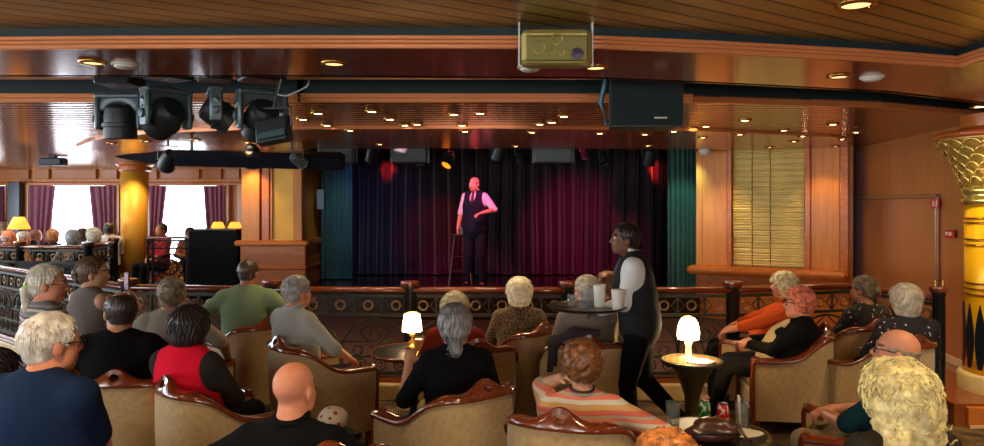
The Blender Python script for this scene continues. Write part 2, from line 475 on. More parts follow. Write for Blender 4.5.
def person(px, top_y, s, yaw=0, mode='sit', z0=0.0, lean=.06, hy=0, hp=0, hr=0, skin='fair', hair=('short', (150,150,150)), top=None, sleeve=1.0,
           low=None, lowlen=2.0, shoe=(30,28,28), L=None, Rh_=None, LP=None, RP=None, w=1.0, fat=1.0, vox=.011, hs=1.0, label='', group=None, seed=1,
           glasses=None, stride=None, nosho=False, sinf=.013, collar=None, vest=None, knees=.13, curlv=.6, lean_x=0, top_extra=None, feet=.46, noleg=False, shy=0.0, hdy=0.0):
    Y = F/s; X = PX(px, Y); T = PZ(top_y, Y) - z0
    root = empty('person', (X, Y, z0), R(yaw))
    tag(root, label, 'person', group)
    sm = skin_mat(skin)
    sit = mode == 'sit'
    hz = .50 if sit else .93*(T/1.75)
    thk = {'short': .010, 'buzz': .005, 'balding': .0, 'fringe': .0, 'bob': .026, 'curly': .040, 'pony': .013, 'bun': .015, 'fluffy': .026, 'dark': .018, 'tight': .030, 'updo': .022}.get(hair[0] if hair else 'fringe', 0)
    hc = np.array([lean_x*1.15, 0, T - (.117+thk)*hs]); zs = T - thk*.7 - .310
    ys = -lean*1.6 if sit else 0.0
    ys += shy
    hc[1] = ys + .035 + hdy
    Rh = rotm(hy, hp, hr)
    H = lambda x, y, z: hc + Rh @ (np.array([x, y, z])*hs)
    prim = []      # (prim, k, tag)
    A = lambda p, k, t: prim.append((p, k, t))
    shx = .157*w
    sh = {+1: np.array([shx+lean_x, ys, zs]), -1: np.array([-shx+lean_x, ys, zs])}
    nb = np.array([lean_x, ys-.01, zs+.055])
    hipx = .09*w
    py = 0 if sit else 0
    fy = .70*fat
    A(ECone((0, py, hz+.03), (0, py+.0, hz+.05), .165*w, .165*w, fy*1.02), .05, 'hip')
    mid = np.array([lean_x*.45, ys*.45, hz + (zs-hz)*.45])
    chs = np.array([lean_x*.85, ys*.85+.005, zs-.14])
    bel = .150*w*(1 + (fat-1)*.5)
    A(ECone((0, py, hz+.05), mid, .158*w, bel, fy), .05, 'torso')
    A(ECone(mid, chs, bel, .160*w, fy), .05, 'torso')
    A(ECone(chs, np.array([lean_x*.95, ys*.95, zs-.075]), .160*w, .118*w, .66), .04, 'torso')
    for q in (1, -1):
        A(Cone(nb + [q*.030, 0, -.016], sh[q] + [-q*.03, 0, -.016], .044, .050), .04, 'torso')
        A(Ell(sh[q] + [-q*.004, 0, -.042], (.050*(.6+.4*w), .054, .058)), .04, 'sho')
    A(Ell(np.array([lean_x*.95, ys*.95, zs-.085]), (.175*w, .088, .095)), .05, 'torso')
    A(Cone(nb - [0, 0, .03], hc + Rh @ np.array([0, -.015, -.06])*hs, .064, .058*hs), .03, 'neck')
    # head
    HE = lambda c, r: Ell(H(*c), np.array(r)*hs, Rh)
    A(HE((0, -.012, .03), (.075, .096, .086)), .02, 'head')
    A(HE((0, .022, -.035), (.060, .070, .074)), .03, 'head')
    A(HE((0, .052, -.088), (.030, .030, .024)), .02, 'head')
    for q in (1, -1):
        A(HE((q*.038, .045, -.035), (.026, .034, .03)), .02, 'head')
        A(HE((q*.045, .02, -.07), (.022, .04, .025)), .02, 'head')
        A(HE((q*.079, -.004, -.012), (.010, .021, .032)), .008, 'head')
    A(Cone(H(-.030, .076, .026), H(.030, .076, .026), .014*hs, .014*hs), .012, 'head')
    A(Cone(H(0, .083, .012), H(0, .103, -.026), .008*hs, .012*hs), .010, 'head')
    A(HE((0, .094, -.032), (.018, .012, .009)), .006, 'head')
    A(HE((0, .082, -.056), (.025, .012, .007)), .005, 'head')
    A(HE((0, .080, -.067), (.022, .012, .007)), .005, 'head')
    # arms
    hands = {}; jo = {}
    for q, tgt, pole in ((-1, L, LP), (1, Rh_, RP)):
        if tgt is None: tgt = (q*.07, .26 + ys*.3, hz+.13) if sit else (q*.24, .05, hz-.02)
        if pole is None: pole = (q*1.0, -.45, -.45) if sit else (q*.4, -1, 0)
        el, wr = ik(sh[q], tgt, .29, .25, pole)
        jo[q] = (el, wr)
        A(Cone(sh[q]-[0,0,.02], el, .050*(.6+.4*w), .042), .035, 'uarm')
        A(Cone(el, wr, .043, .027), .012, 'farm')
        d = (wr-el)/np.linalg.norm(wr-el)
        dd = d.copy()
        up = np.array([0, 0, 1.0]) if abs(d[2]) < .85 else np.array([q*1.0, .3, 0])
        if sit and abs(tgt[0]) < .12: dd = d + np.array([-q*.4, .0, -.15])
        for p, k in hand_prims(wr, dd, up, (-q) if abs(d[2]) < .85 else 1, curlv): A(p, k, 'hand')
    # legs
    ank = {}
    for q in (-1, 1):
        hip = np.array([q*hipx, .0, hz])
        if sit:
            kn = np.array([q*knees, .44, .50]); an = np.array([q*knees*.95, feet, .09])
        else:
            st = stride or {}
            kx, an_ = st.get(q, ((q*.10, .02, hz*.54), (q*.11, -.02, .09)))
            kn = np.array(kx); an = np.array(an_)
        if noleg: continue
        A(Cone(hip, kn, .088*fat**.5, .060), .03, 'thigh')
        A(Cone(kn, an, .056, .038), .015, 'shin')
        ank[q] = an
        f0 = an + [0, -.02, -.035]; f1 = an + [q*.015, .15, -.055]
        A(Cone(f0, f1, .038, .030), .02, 'foot')
    P_ = [p.box() for p, k, t in prim]
    lo = np.min([b[0] for b in P_], 0) - .03; hi = np.max([b[1] for b in P_], 0) + .03
    g = Grid(lo, hi, vox)
    for p, k, t in prim: g.union(p, k*(1 if k > .01 else 1))
    for q in (1, -1):
        g.cut(Ell(H(q*.031, .094, .004), np.array((.016, .012, .010))*hs, Rh), .008)
    for q in (1, -1): g.union(Ell(H(q*.031, .076, .004), np.array((.0125,)*3)*hs, Rh), .001)
    V, Q = g.mesh()
    ce = V[Q].mean(1); hl = (ce - hc) @ Rh / hs
    mi = np.zeros(len(Q), int)
    for q in (1, -1):
        dd = np.linalg.norm(hl - np.array([q*.031, .084, .004]), axis=1); mi[dd < .010] = 1; mi[dd < .0055] = 2
    lipm = (np.abs(hl[:, 0]) < .024) & (np.abs(hl[:, 2]+.0615) < .009) & (hl[:, 1] > .078); mi[lipm] = 3
    brow = (np.abs(np.abs(hl[:, 0])-.031) < .019) & (np.abs(hl[:, 2]-.027) < .005) & (hl[:, 1] > .05); mi[brow] = 4
    hcx = hair[1] if hair else (60,40,30)
    mats = [sm, WHITE(), IRIS(), LIP(skin), mat('brow_%d_%d_%d' % hcx, tuple(int(v*.6) for v in hcx), .7)]
    if vox > .016: mi[:] = 0
    body = npmesh('body', V, Q, mats, root, mi)
    if hair and hair[0] != 'bald': 
        h = hair_obj(root, hc, Rh*hs, hair[0], hair[1], vox, seed)
    def cloth(name, sel, m, infl, fold=.004, ff=26, cuts=(), arms=None, vx=None, extra=(), seed2=0):
        pr = []
        for p, k, t in prim:
            if t not in sel: continue
            if t == 'farm' and arms is not None and arms < 2:
                fr = max(arms-1, 0)
                if fr <= 0: continue
                p = Cone(p.a, p.a + (p.b-p.a)*fr, p.r1, p.r1+(p.r2-p.r1)*fr)
            if t == 'uarm' and arms is not None and arms < 1:
                p = Cone(p.a, p.a + (p.b-p.a)*arms, p.r1, p.r1+(p.r2-p.r1)*arms)
                if arms <= 0: continue
            if t == 'shin' and lowlen < 2:
                fr = max(lowlen-1, .02); p = Cone(p.a, p.a+(p.b-p.a)*fr, p.r1, p.r1+(p.r2-p.r1)*fr)
            pr.append((p, k))
        pr += list(extra)
        B = [p.box() for p, k in pr]
        gg = Grid(np.min([b[0] for b in B], 0)-.05, np.max([b[1] for b in B], 0)+.05, vx or vox)
        for p, k in pr: gg.union(p, max(k, .02), infl)
        gg.band(lambda P: fold*noise3(P*np.array([1, 1, .55]), ff, seed+seed2) + fold*.5*noise3(P, ff*2.1, seed+seed2+9), .05)
        for c in cuts: gg.cut(c, .006)
        V, Q = gg.mesh()
        return npmesh(name, V, Q, [m], root)
    neckcut = Ell(nb + [0, .02, .075], (.075, .085, .065))
    if top is not None:
        cloth('shirt', ('torso', 'hip') + (() if nosho else ('sho', 'uarm', 'farm')), top, sinf, arms=sleeve, cuts=[neckcut])
    if vest is not None:
        c = [neckcut] + ([Ell(nb + [0, .12, -.03], (.05, .10, .15))] if not sit else []) + [Ell(sh[q] + [q*.070, 0, -.04], (.092, .17, .16)) for q in (1, -1)]
        cloth('vest', ('torso', 'hip'), vest, .024 if sit else .031, fold=.003, cuts=c, seed2=4)
    if collar is not None:
        mb = MB(); mb.ring(nb + [0, .006, .032 if vest is None else .04], .064, .016, collar, (0, -.25, 1), 22, 6, sx=1.05); mb.build('collar', collar, root, smooth=True)
    if low is not None and not noleg:
        cloth('trousers', ('hip', 'thigh', 'shin'), low, .012 if sit else .016, fold=.004)
    for q, an in ank.items():
        g2 = Grid(an-[.09, .13, .12], an+[.1, .26, .1], max(vox*.8, .009))
        for a_, b_, r1, r2 in ((an+[0, -.03, -.05], an+[q*.01, .14, -.058], .043, .036), (an+[q*.01, .14, -.058], an+[q*.013, .175, -.06], .036, .028), (an+[0, -.01, -.0], an+[0, -.03, -.05], .042, .043)):
            g2.union(Cone(a_, b_, r1, r2), .02)
        g2.F = np.maximum(g2.F, (an[2]-.085) - g2.allP()[..., 2])
        V, Q = g2.mesh()
        npmesh('shoe', V, Q, [mat('shoe_%d_%d_%d' % shoe, shoe, .45)], root)
    if glasses is not None:
        mb = MB()
        for q in (1, -1):
            mb.ring(H(q*.032, .098, .002), .023*hs, .0022*hs, glasses, tuple(Rh @ np.array([0, 1, 0])), 16, 5)
            mb.tube([H(q*.055, .096, .006), H(q*.078, .05, .008), H(q*.083, -.005, .008), H(q*.081, -.02, -.008)], .0024, glasses, 5)
        mb.tube([H(-.010, .102, .004), H(.010, .102, .004)], .0022, glasses, 5)
        mb.build('glasses', glasses, root, smooth=True)
    return dict(root=root, X=X, Y=Y, hc=hc, Rh=Rh, H=H, jo=jo, nb=nb, T=T, zs=zs, ys=ys, s=s, yaw=yaw)
def W(P, v):
    """local point of a person's root to world"""
    return P['root'].matrix_basis @ Vector(v)
# ------------------------------------------------------------------ materials of the place
M_CEIL = plank_mat('ceiling_boards', (166,132,64), .125, 33, .3, metal=.2, gap=.16, roundness=.25, bstr=.35)
M_CEILB = plank_mat('mirror_boards', (176,126,80), .15, 0, .13, metal=.6, gap=.12, roundness=.5, bstr=.9, var=.25, bd=.10)
M_SOFFIT = mat('soffit_lacquer', (158,84,50), .16, .25, var=.10, vscale=1.2, coat=.3)
M_COPPER = mat('copper_moulding', (216,140,90), .25, .25)
M_BAND = mat('band_lacquer', (196,122,74), .2, .3, var=.08, vscale=1.5)
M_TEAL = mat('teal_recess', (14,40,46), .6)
M_BLACK = mat('black_paint', (13,14,16), .45, var=.2)
M_WOOD = wood('cherry_wood', (204,126,42), .42, .12, 'Z', .15)
M_WOODX = wood('cherry_wood_level', (182,98,30), .35, .2, 'X', .18)
M_RAILW = wood('mahogany_rail', (100,44,22), .2, .6, 'X', .2)
M_CHAIRW = wood('chair_mahogany', (112,48,20), .17, .8, 'Z', .25)
M_IRON = mat('green_iron', (58,58,42), .6, .0, spec=.3)
M_BRASS = mat('brass', (200,150,70), .22, .95)
M_GOLD = mat('gold_column', (240,176,20), .3, .2, var=.06, vscale=3)
M_LAMPON = mat('lamp_glow', (255,225,170), .5, emit=(255,214,150), es=14)
M_PLASTIC = mat('white_plastic', (215,215,205), .4)
M_UPH = mat('beige_upholstery', (188,158,110), .85, var=.14, vscale=30, bump=.25, bscale=160, sheen=.3)
M_UPHL = mat('cream_upholstery', (190,160,105), .85, var=.1, vscale=30, bump=.2, bscale=160, sheen=.3)
M_PANEL = mat('panel_salmon', (172,104,50), .4, var=.10, vscale=1.3, coat=.3, stretch=(6,6,.6))
M_CURT = mat('stage_velvet', (26,9,20), .9, var=.2, vscale=6, sheen=.25)
M_TEALC = mat('teal_curtain', (30,78,70), .75, var=.15, vscale=6, sheen=.2)
M_DRAPE = mat('plum_drape', (150,92,112), .85, var=.15, vscale=8, sheen=.3)
M_STONE = mat('cream_stone', (206,180,130), .35, var=.12, vscale=6)
M_GLASS = mat('clear_glass', (170,178,178), .05, alpha=.16, spec=.8)
# carpet
def carpet():
    m = ramp_mat('carpet', 'noise', [(.35, (48,34,22)), (.5, (84,62,36)), (.62, (116,92,54)), (.7, (60,40,26))], 7, .95, detail=8)
    return m
ZC = 2.66                                   # ceiling height
# ------------------------------------------------------------------ floor, platform, stage
mb = MB(); mb.prism([(-12,-6), (5.6,-6), (5.6,16.2), (-12,16.2)], -.1, 0); struct(mb.build('floor', carpet()))
RL = [(-12.0, 13.3), (-6.6, 9.5), (-3.62, 7.12), (-2.14, 6.95), (-.79, 6.90), (.73, 6.90), (2.32, 6.90), (3.68, 7.25), (3.90, 6.25)]
M_PLATW = wood('platform_wood', (132,66,30), .22, .5, 'X', .2)
mb = MB(); mb.prism([(x, y-.06) for x, y in RL[:-1]] + [(3.86,6.9), (3.86,5.98), (5.6,5.98), (5.6,16.2), (-12,16.2)], 0, .19, M_PLATW)
struct(mb.build('trim_platform'))
mb = MB(); mb.prism([(x, y+.0) for x, y in RL[:-1]] + [(3.7, 16.1), (-11.9, 16.1)], .185, .196, mat('apron_carpet', (58,26,18), .9, var=.2, vscale=9)); struct(mb.build('floor_apron'))
mb = MB()
for i in range(1, 7):                       # cream stone kerb along the step
    a, b = Vector(RL[i]), Vector(RL[i+1]); d = (b-a); L = d.length; an = math.atan2(d.y, d.x); c = (a+b)/2
    n = Vector((d.y, -d.x)).normalized(); c = c + n*.10
    mb.box((c.x, c.y, .075), (L+.05, .10, .15), M_STONE, an, .012)
struct(mb.build('trim_kerb'))
mb = MB(); mb.box((4.9, 5.955, .09), (1.9, .05, .16), mat('step_riser', (196,112,48), .35, coat=.2), 0, .006); mb.box((4.9, 5.95, .012), (1.9, .07, .022), M_STONE)
struct(mb.build('trim_step'))
M_STAGE = wood('stage_boards', (40,16,12), .22, .4, 'X', .2)
mb = MB(); mb.prism([(-3.3, 12.4), (-2.6, 10.6), (-1, 10.3), (1.5, 10.3), (3.05, 10.5), (3.3, 14.0), (-3.3, 14.0)], .19, .50, M_STAGE)
mb.build('stage_platform'); struct(bpy.data.objects['stage_platform'])
bpy.data.objects['stage_platform'].name = 'floor_stage'

# ------------------------------------------------------------------ ceilings
def xy(px, py, z=ZC): return CE(px, py, z)
nearE = [xy(*p) for p in ((-60,50), (0,50), (120,49), (300,48.5), (600,49), (700,53), (860,61), (958,68))]
farE = [xy(*p) for p in ((-60,77), (0,77), (300,77), (600,79), (700,83), (880,92), (984,104), (1040,110))]
yl = nearE[0][1]
soff = [(-12, yl)] + nearE + [(2.68, -6), (5.6, -6), (5.6, farE[-1][1]+.25)] + farE[::-1] + [(-12, farE[0][1])]
def tri_prism(name, poly, z0, z1, m):
    import mathutils.geometry as G
    mb_ = MB(); n = len(poly)
    area = sum(poly[i][0]*poly[(i+1) % n][1]-poly[(i+1) % n][0]*poly[i][1] for i in range(n))
    if area < 0: poly = poly[::-1]
    T = G.tessellate_polygon([[Vector((x, y, 0)) for x, y in poly]])
    V = [(x, y, z0) for x, y in poly] + [(x, y, z1) for x, y in poly]
    Fc = []
    for a, b, c in T:
        cr = (poly[b][0]-poly[a][0])*(poly[c][1]-poly[a][1])-(poly[b][1]-poly[a][1])*(poly[c][0]-poly[a][0])
        if cr < 0: b, c = c, b
        Fc += [(a, c, b), (a+n, b+n, c+n)]
    Fc += [(i, (i+1) % n, n+(i+1) % n, n+i) for i in range(n)]
    mb_.add(V, Fc, m); return mb_.build(name, m)
o = tri_prism('ceiling_soffit', soff, ZC, ZC+.10, M_SOFFIT); struct(o)
# boards of the near coffer
mb = MB(); mb.box((-2.3, -.3, ZC+.125), (20.6, 11.0, .05), M_CEIL); struct(mb.build('ceiling_coffer'))
# stepped copper moulding on the face of the soffit beam, with the dark shadow gap above
def face_strip(name, pts, z0, z1, off, th, m, bulge=False):
    mb_ = MB()
    for i in range(len(pts)-1):
        a, b = Vector(pts[i]), Vector(pts[i+1]); d = b-a; an = math.atan2(d.y, d.x); n = Vector((d.y, -d.x)).normalized(); c = (a+b)/2 + n*off
        mb_.box((c.x, c.y, (z0+z1)/2), (d.length+th*.9, th, z1-z0), m, an, .006 if bulge else 0)
    return mb_.build(name, m)
edge = [(-12, yl)] + nearE + [(2.68, -6)]
struct(face_strip('trim_1', edge, ZC-.004, ZC+.022, .012, .03, M_COPPER, True))
struct(face_strip('trim_2', edge, ZC+.020, ZC+.040, .024, .03, M_COPPER, True))
struct(face_strip('trim_3', edge, ZC+.038, ZC+.060, .036, .03, M_COPPER, True))
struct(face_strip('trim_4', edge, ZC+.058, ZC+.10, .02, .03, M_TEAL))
# recess slot and the second ceiling of mirror boards
bE = [xy(*p) for p in ((-60,102), (300,102), (600,102), (690,102.5), (880,108), (984,117), (1040,122))]
bpoly = [(-12, bE[0][1])] + bE + [(5.6, bE[-1][1]+.15), (5.6, 10.3), (3.2, 10.3), (-2.6, 10.3), (-3.2, 12.0), (-3.2, 16.2), (-12, 16.2)]
o = tri_prism('ceiling_mirror', bpoly, ZC, ZC+.06, M_CEILB); struct(o)
be = [(-12, bE[0][1])] + bE + [(5.6, bE[-1][1]+.15)]
struct(face_strip('trim_5', be[:5], ZC-.004, ZC+.030, -.0, .04, M_COPPER, True))
struct(face_strip('trim_6', be[:5], ZC+.028, ZC+.065, .015, .04, M_COPPER, True))
struct(face_strip('trim_7', be, ZC+.05, 3.05, -.04, .05, M_TEAL))
struct(face_strip('trim_8', be[4:], ZC-.002, ZC+.05, -.0, .04, M_BAND, True))
fe = [(-12, farE[0][1])] + farE + [(5.6, farE[-1][1]+.25)]
struct(face_strip('trim_9', fe, ZC+.0, 3.05, .04, .05, M_TEAL))
mb = MB(); mb.box((-3.2, 5.6, 3.08), (17.6, 3.4, .06), M_TEAL); struct(mb.build('ceiling_recess'))
# lowered lacquer band in front of the stage and curling round to the left
cf = [CE(*p, 2.63) for p in ((76,147), (95,140), (150,133.5), (250,129.5), (492,128.5), (700,131), (830,137), (852,140))]
cb = [CE(*p, 2.63) for p in ((843,151), (700,149.5), (492,148), (260,148), (200,150), (110,151.5))]
o = tri_prism('ceiling_band', cf + cb, 2.63, ZC, M_BAND); struct(o)
# stage house: black ceiling and walls
mb = MB(); mb.box((0, 12.2, 3.5), (7.4, 4.2, .1), M_BLACK); struct(mb.build('ceiling_stage'))
mb = MB(); mb.box((0, 14.2, 1.8), (7.4, .1, 3.6), M_BLACK); struct(mb.build('wall_stage_back'))
mb = MB(); mb.box((-3.45, 13.2, 1.8), (.1, 2.2, 3.6), M_BLACK); struct(mb.build('wall_stage_left'))
mb = MB(); mb.box((3.42, 12.6, 1.8), (.1, 3.2, 3.6), M_BLACK); struct(mb.build('wall_stage_right'))
mb = MB(); mb.box((0, 10.36, 3.08), (6.6, .08, .8), M_BLACK); struct(mb.build('trim_header'))

# ------------------------------------------------------------------ outer walls
MW = mat('plain_wall', (150,104,66), .6)
mb = MB(); mb.box((-3.2, -6.05, 1.5), (17.8, .1, 3.2), MW); struct(mb.build('wall_rear'))
mb = MB(); mb.box((5.65, 5.0, 1.5), (.1, 22.2, 3.2), MW); struct(mb.build('wall_right'))
# left wall with tall windows
YWN = [(-4.4, 2.2), (-1.2, 2.2), (2.0, 2.2), (5.2, 2.2), (8.4, 2.2), (11.6, 2.2)]
mb = MB(); x = -12.05
mb.box((x, 5.1, .35), (.12, 22.3, .9), M_WOOD); mb.box((x, 5.1, 2.6), (.12, 22.3, .5), M_WOOD)
ys_ = [-6.05] + [v for y, w_ in YWN for v in (y-w_/2, y+w_/2)] + [16.25]
for i in range(0, len(ys_), 2):
    mb.box((x, (ys_[i]+ys_[i+1])/2, 1.6), (.12, ys_[i+1]-ys_[i], 1.7), M_WOOD)
struct(mb.build('wall_left'))
M_DAY = mat('daylight_pane', (230,238,245), .4, emit=(228,240,255), es=4.2)
wn = 1
for y, w_ in YWN:
    mb = MB(); mb.box((-12.03, y, 1.575), (.02, w_, 1.55), M_DAY); o = mb.build('window_%d' % wn, M_DAY); struct(o)
    f = MB()
    for dy in (-w_/2, w_/2): f.box((-11.99, y+dy, 1.575), (.06, .06, 1.6), M_WOOD)
    for z in (.8, 2.35): f.box((-11.99, y, z), (.06, w_+.06, .06), M_WOOD)
    f.build('frame', M_WOOD, o); wn += 1
for x in (-9.5, -5.5, -1.5, 2.5):  # added rear windows, unseen behind the camera, to brighten the room
    mb = MB(); mb.box((x, -5.985, 1.55), (2.6, .02, 1.5), M_DAY); o = mb.build('window_%d' % wn, M_DAY); struct(o); wn += 1
    f = MB()
    for dx in (-1.3, 1.3): f.box((x+dx, -5.96, 1.55), (.06, .06, 1.56), M_WOOD)
    for z in (.8, 2.3): f.box((x, -5.96, z), (2.66, .06, .06), M_WOOD)
    f.build('frame', M_WOOD, o)
# far wall of the lounge with three windows between plum drapes
YF = 15.6
def FX(px): return PX(px, YF)
def FZ(py): return PZ(py, YF)
wz0, wz1 = .62, FZ(183)
wins = [(FX(-60), FX(11)), (FX(50), FX(104)), (FX(158), FX(216))]
mb = MB()
mb.box((-8.75, YF+.1, .405), (6.6, .14, .43), M_WOOD); mb.box((-8.75, YF+.1, (wz1+ZC)/2+.02), (6.6, .14, ZC-wz1+.06), M_WOOD)
xs = [-12.0] + [v for w_ in wins for v in w_] + [-5.0]
xs[1] = -12.0; xs[0] = -12.0
for i in range(2, len(xs), 2):
    mb.box(((xs[i]+xs[i+1])/2, YF+.1, (wz0+wz1)/2), (xs[i+1]-xs[i], .14, wz1-wz0), M_WOOD)
# cornice panels and pilasters
mb.box((-8.6, YF-.03, FZ(163)), (6.9, .20, .12), M_WOODX, 0, .02); mb.box((-8.6, YF-.02, FZ(184)), (6.9, .16, .07), M_WOODX, 0, .015)
for a, b in ((-10, 30), (36, 50), (53, 97), (101, 118), (150, 158), (161, 200), (203, 222), (226, 240)):
    mb.box((FX((a+b)/2), YF+.0, FZ(174)), (FX(b)-FX(a), .08, .22), M_PANEL, 0, .012)
for p in (11, 31, 119, 151, 228, 241): mb.box((FX(p), YF-.02, (FZ(184)+.19)/2), (.13, .18, FZ(184)-.19), mat('honey_wood', (206,140,62), .35, coat=.3), 0, .015)
struct(mb.build('wall_far'))
for a, b in wins:
    mb = MB(); mb.box(((a+b)/2, YF+.12, (wz0+wz1)/2), (b-a, .03, wz1-wz0), M_DAY); struct(mb.build('window_%d' % wn)); wn += 1
mb = MB(); mb.box((FX(21), YF-.20, 1.27), (.26, .10, 2.16), mat('dark_cabinet', (30,44,58), .25), 0, .01); tag(mb.build('display_cabinet'), 'narrow dark glazed cabinet panel between two windows of the lounge', 'cabinet')
def drape(name, pts_top, pts_bot, z0, z1, m, amp=.045, n=7, th=.012, parent=None, gather=None, Y0=None):
    """pleated cloth: top line (x,y)-(x,y), bottom line, waving in depth"""
    N = n*12; Rw = 14; V = []
    (ax, ay), (bx, by) = pts_top; (cx, cy), (dx, dy) = pts_bot
    tn = Vector((bx-ax, by-ay)).normalized(); nn = Vector((tn.y, -tn.x))
    for side in (0, 1):
        for j in range(Rw+1):
            v = j/Rw; z = z1 + (z0-z1)*v
            for i in range(N+1):
                u = i/N
                x = (ax+(bx-ax)*u)*(1-v) + (cx+(dx-cx)*u)*v; y = (ay+(by-ay)*u)*(1-v) + (cy+(dy-cy)*u)*v
                ph = u*n*2*math.pi + .8*math.sin(u*9+1) + .25*math.sin(v*4+u*20)
                w_ = amp*(math.sin(ph)+.35*math.sin(2.1*ph+1))*(.7+.5*v) + (th if side else 0)
                V.append((x+nn.x*w_, y+nn.y*w_, z))
    K = (Rw+1)*(N+1); Fc = []
    for j in range(Rw):
        for i in range(N):
            a = j*(N+1)+i; Fc.append((a, a+1, a+N+2, a+N+1)); Fc.append((K+a, K+a+N+1, K+a+N+2, K+a+1))
    for j in range(Rw):
        for i in (0, N):
            a = j*(N+1)+i; q = (a, K+a, K+a+N+1, a+N+1); Fc.append(q if i == 0 else q[::-1])
    for i in range(N):
        for j in (0, Rw):
            a = j*(N+1)+i; q = (a, K+a, K+a+1, a+1); Fc.append(q[::-1] if j == 0 else q)
    return MB().add(V, Fc, m).build(name, m, parent, smooth=True)
yd = YF-.16
for lab, a, b, c, d in (('plum drape at the far left edge of the far window row', 2, 10, 4, 10), ('plum drape left of the middle far window, swept to the left', 34, 60, 33, 50),
                        ('plum drape right of the middle far window beside the gold column', 94, 118, 103, 118), ('plum drape left of the right far window behind the gold column', 148, 170, 148, 160),
                        ('plum drape right of the right far window', 207, 227, 213, 227)):
    o = drape('window_drape', ((FX(a), yd), (FX(b), yd)), ((FX(c), yd), (FX(d), yd)), .3, FZ(186), M_DRAPE, .03, 4)
    tag(o, lab, 'curtain', 'plum drapes along the far windows')
# nook right of the far windows and back of the block
mb = MB(); mb.box((-4.6, 15.65, 1.4), (1.6, .1, 2.8), M_WOOD); mb.box((-3.85, 14.2, 1.4), (.1, 3.0, 2.8), M_WOOD); struct(mb.build('wall_nook'))

# ------------------------------------------------------------------ left stage block (pilasters round a gold panel)
mb = MB(); YB = 12.0
def bx(p): return PX(p, YB)
x0, x1 = bx(243), bx(303)
mb.box(((x0+x1)/2, YB+.75, .70), (x1-x0+.10, 1.5, 1.02), M_WOODX, 0, .02)
mb.box(((x0+x1)/2, YB+.75, 1.92), (x1-x0, 1.4, 1.48), M_WOOD)
mb.box(((x0+x1)/2, YB+.72, 1.21), (x1-x0+.24, 1.66, .10), M_WOODX, 0, .035)
mb.box(((x0+x1)/2, YB+.72, .80), (x1-x0+.16, 1.58, .06), M_WOODX, 0, .02)
for a, b, th, m_ in ((243, 261, .16, M_WOOD), (262, 270, .08, M_WOODX), (294, 303, .12, M_WOOD)):
    mb.box((bx((a+b)/2), YB, 1.94), (bx(b)-bx(a), th, 1.44), m_, 0, .012)
mb.box((bx(282), YB+.03, 1.94), (bx(293.5)-bx(270.5), .06, 1.44), mat('gold_panel', (196,148,56), .4, .3, var=.08, vscale=3), 0, .01)
mb.box((bx(272), YB+.01, 1.94), (.03, .1, 1.44), M_WOODX)
struct(mb.build('wall_block_left'))
# ------------------------------------------------------------------ right wall panel with the gold blind
A0 = Vector((PX(698, 10.7), 10.7)); A1 = Vector((PX(849, 9.75), 9.75))
dA = (A1-A0); LA = dA.length; aA = math.atan2(dA.y, dA.x); nA = Vector((dA.y, -dA.x)).normalized()
def AP(px):      # parameter along the wall for a photo column
    t = (px-CX)/F; u = (A0.x - t*A0.y)/(t*dA.y - dA.x); return u
def abox(mb_, pa, pb, z0, z1, off, th, m, bev=.01):
    ua, ub = AP(pa), AP(pb); c = A0 + dA*((ua+ub)/2) + nA*off
    mb_.box((c.x, c.y, (z0+z1)/2), ((ub-ua)*LA, th, z1-z0), m, aA, bev)
mb = MB()
abox(mb, 696, 853, .19, ZC, -.12, .2, M_WOOD, 0)
abox(mb, 703, 728, .9, ZC-.01, 0, .12, M_WOOD); abox(mb, 728, 733, .9, ZC, .03, .16, M_WOODX); abox(mb, 805, 811, .9, ZC, .03, .16, M_WOODX)
abox(mb, 811, 840, .9, ZC-.01, 0, .12, M_WOOD); abox(mb, 840, 849, .19, ZC, .05, .20, M_WOODX)
abox(mb, 698, 846, .19, .86, .06, .16, M_WOODX)
struct(mb.build('wall_panel_right'))
mb = MB(); abox(mb, 691, 849, .84, .965, .16, .34, M_WOODX, .05); struct(mb.build('trim_ledge'))
# ribbed gold blind, three leaves
ub = [(733.5, 752), (753, 770), (771, 805)]
root = empty('gold_blind', tuple((A0 + dA*AP(770)).to_3d())); tag(root, 'tall ribbed gold blind of three leaves set in the cherry wood wall', 'blind')
M_BLIND = mat('ribbed_gold', (216,192,116), .4, .15, var=.12, vscale=2.0)
M_BL2 = mat('blind_joint', (60,50,30), .5)
for a, b in ub:
    mb = MB(); nr = 46; z0, z1 = .97, ZC-.005
    c0 = A0 + dA*AP(a); c1 = A0 + dA*AP(b); V = []; Fc = []
    for k in range(nr*4+1):
        z = z0 + (z1-z0)*k/(nr*4); wv = .012*abs(math.sin(math.pi*k/4)) + .004*math.sin(k*.9+a)
        for c, dx in ((c0, 0), (c1, 0)):
            p = c + nA*(.02 + wv); V.append((p.x-root.location.x, p.y-root.location.y, z))
        p = c1 - nA*.03; V.append((p.x-root.location.x, p.y-root.location.y, z)); p = c0 - nA*.03; V.append((p.x-root.location.x, p.y-root.location.y, z))
    for k in range(nr*4):
        for j in range(4): Fc.append((k*4+j, k*4+(j+1) % 4, k*4+4+(j+1) % 4, k*4+4+j))
    mb.add(V, Fc, M_BLIND); mb.build('blind_leaf', M_BLIND, root)
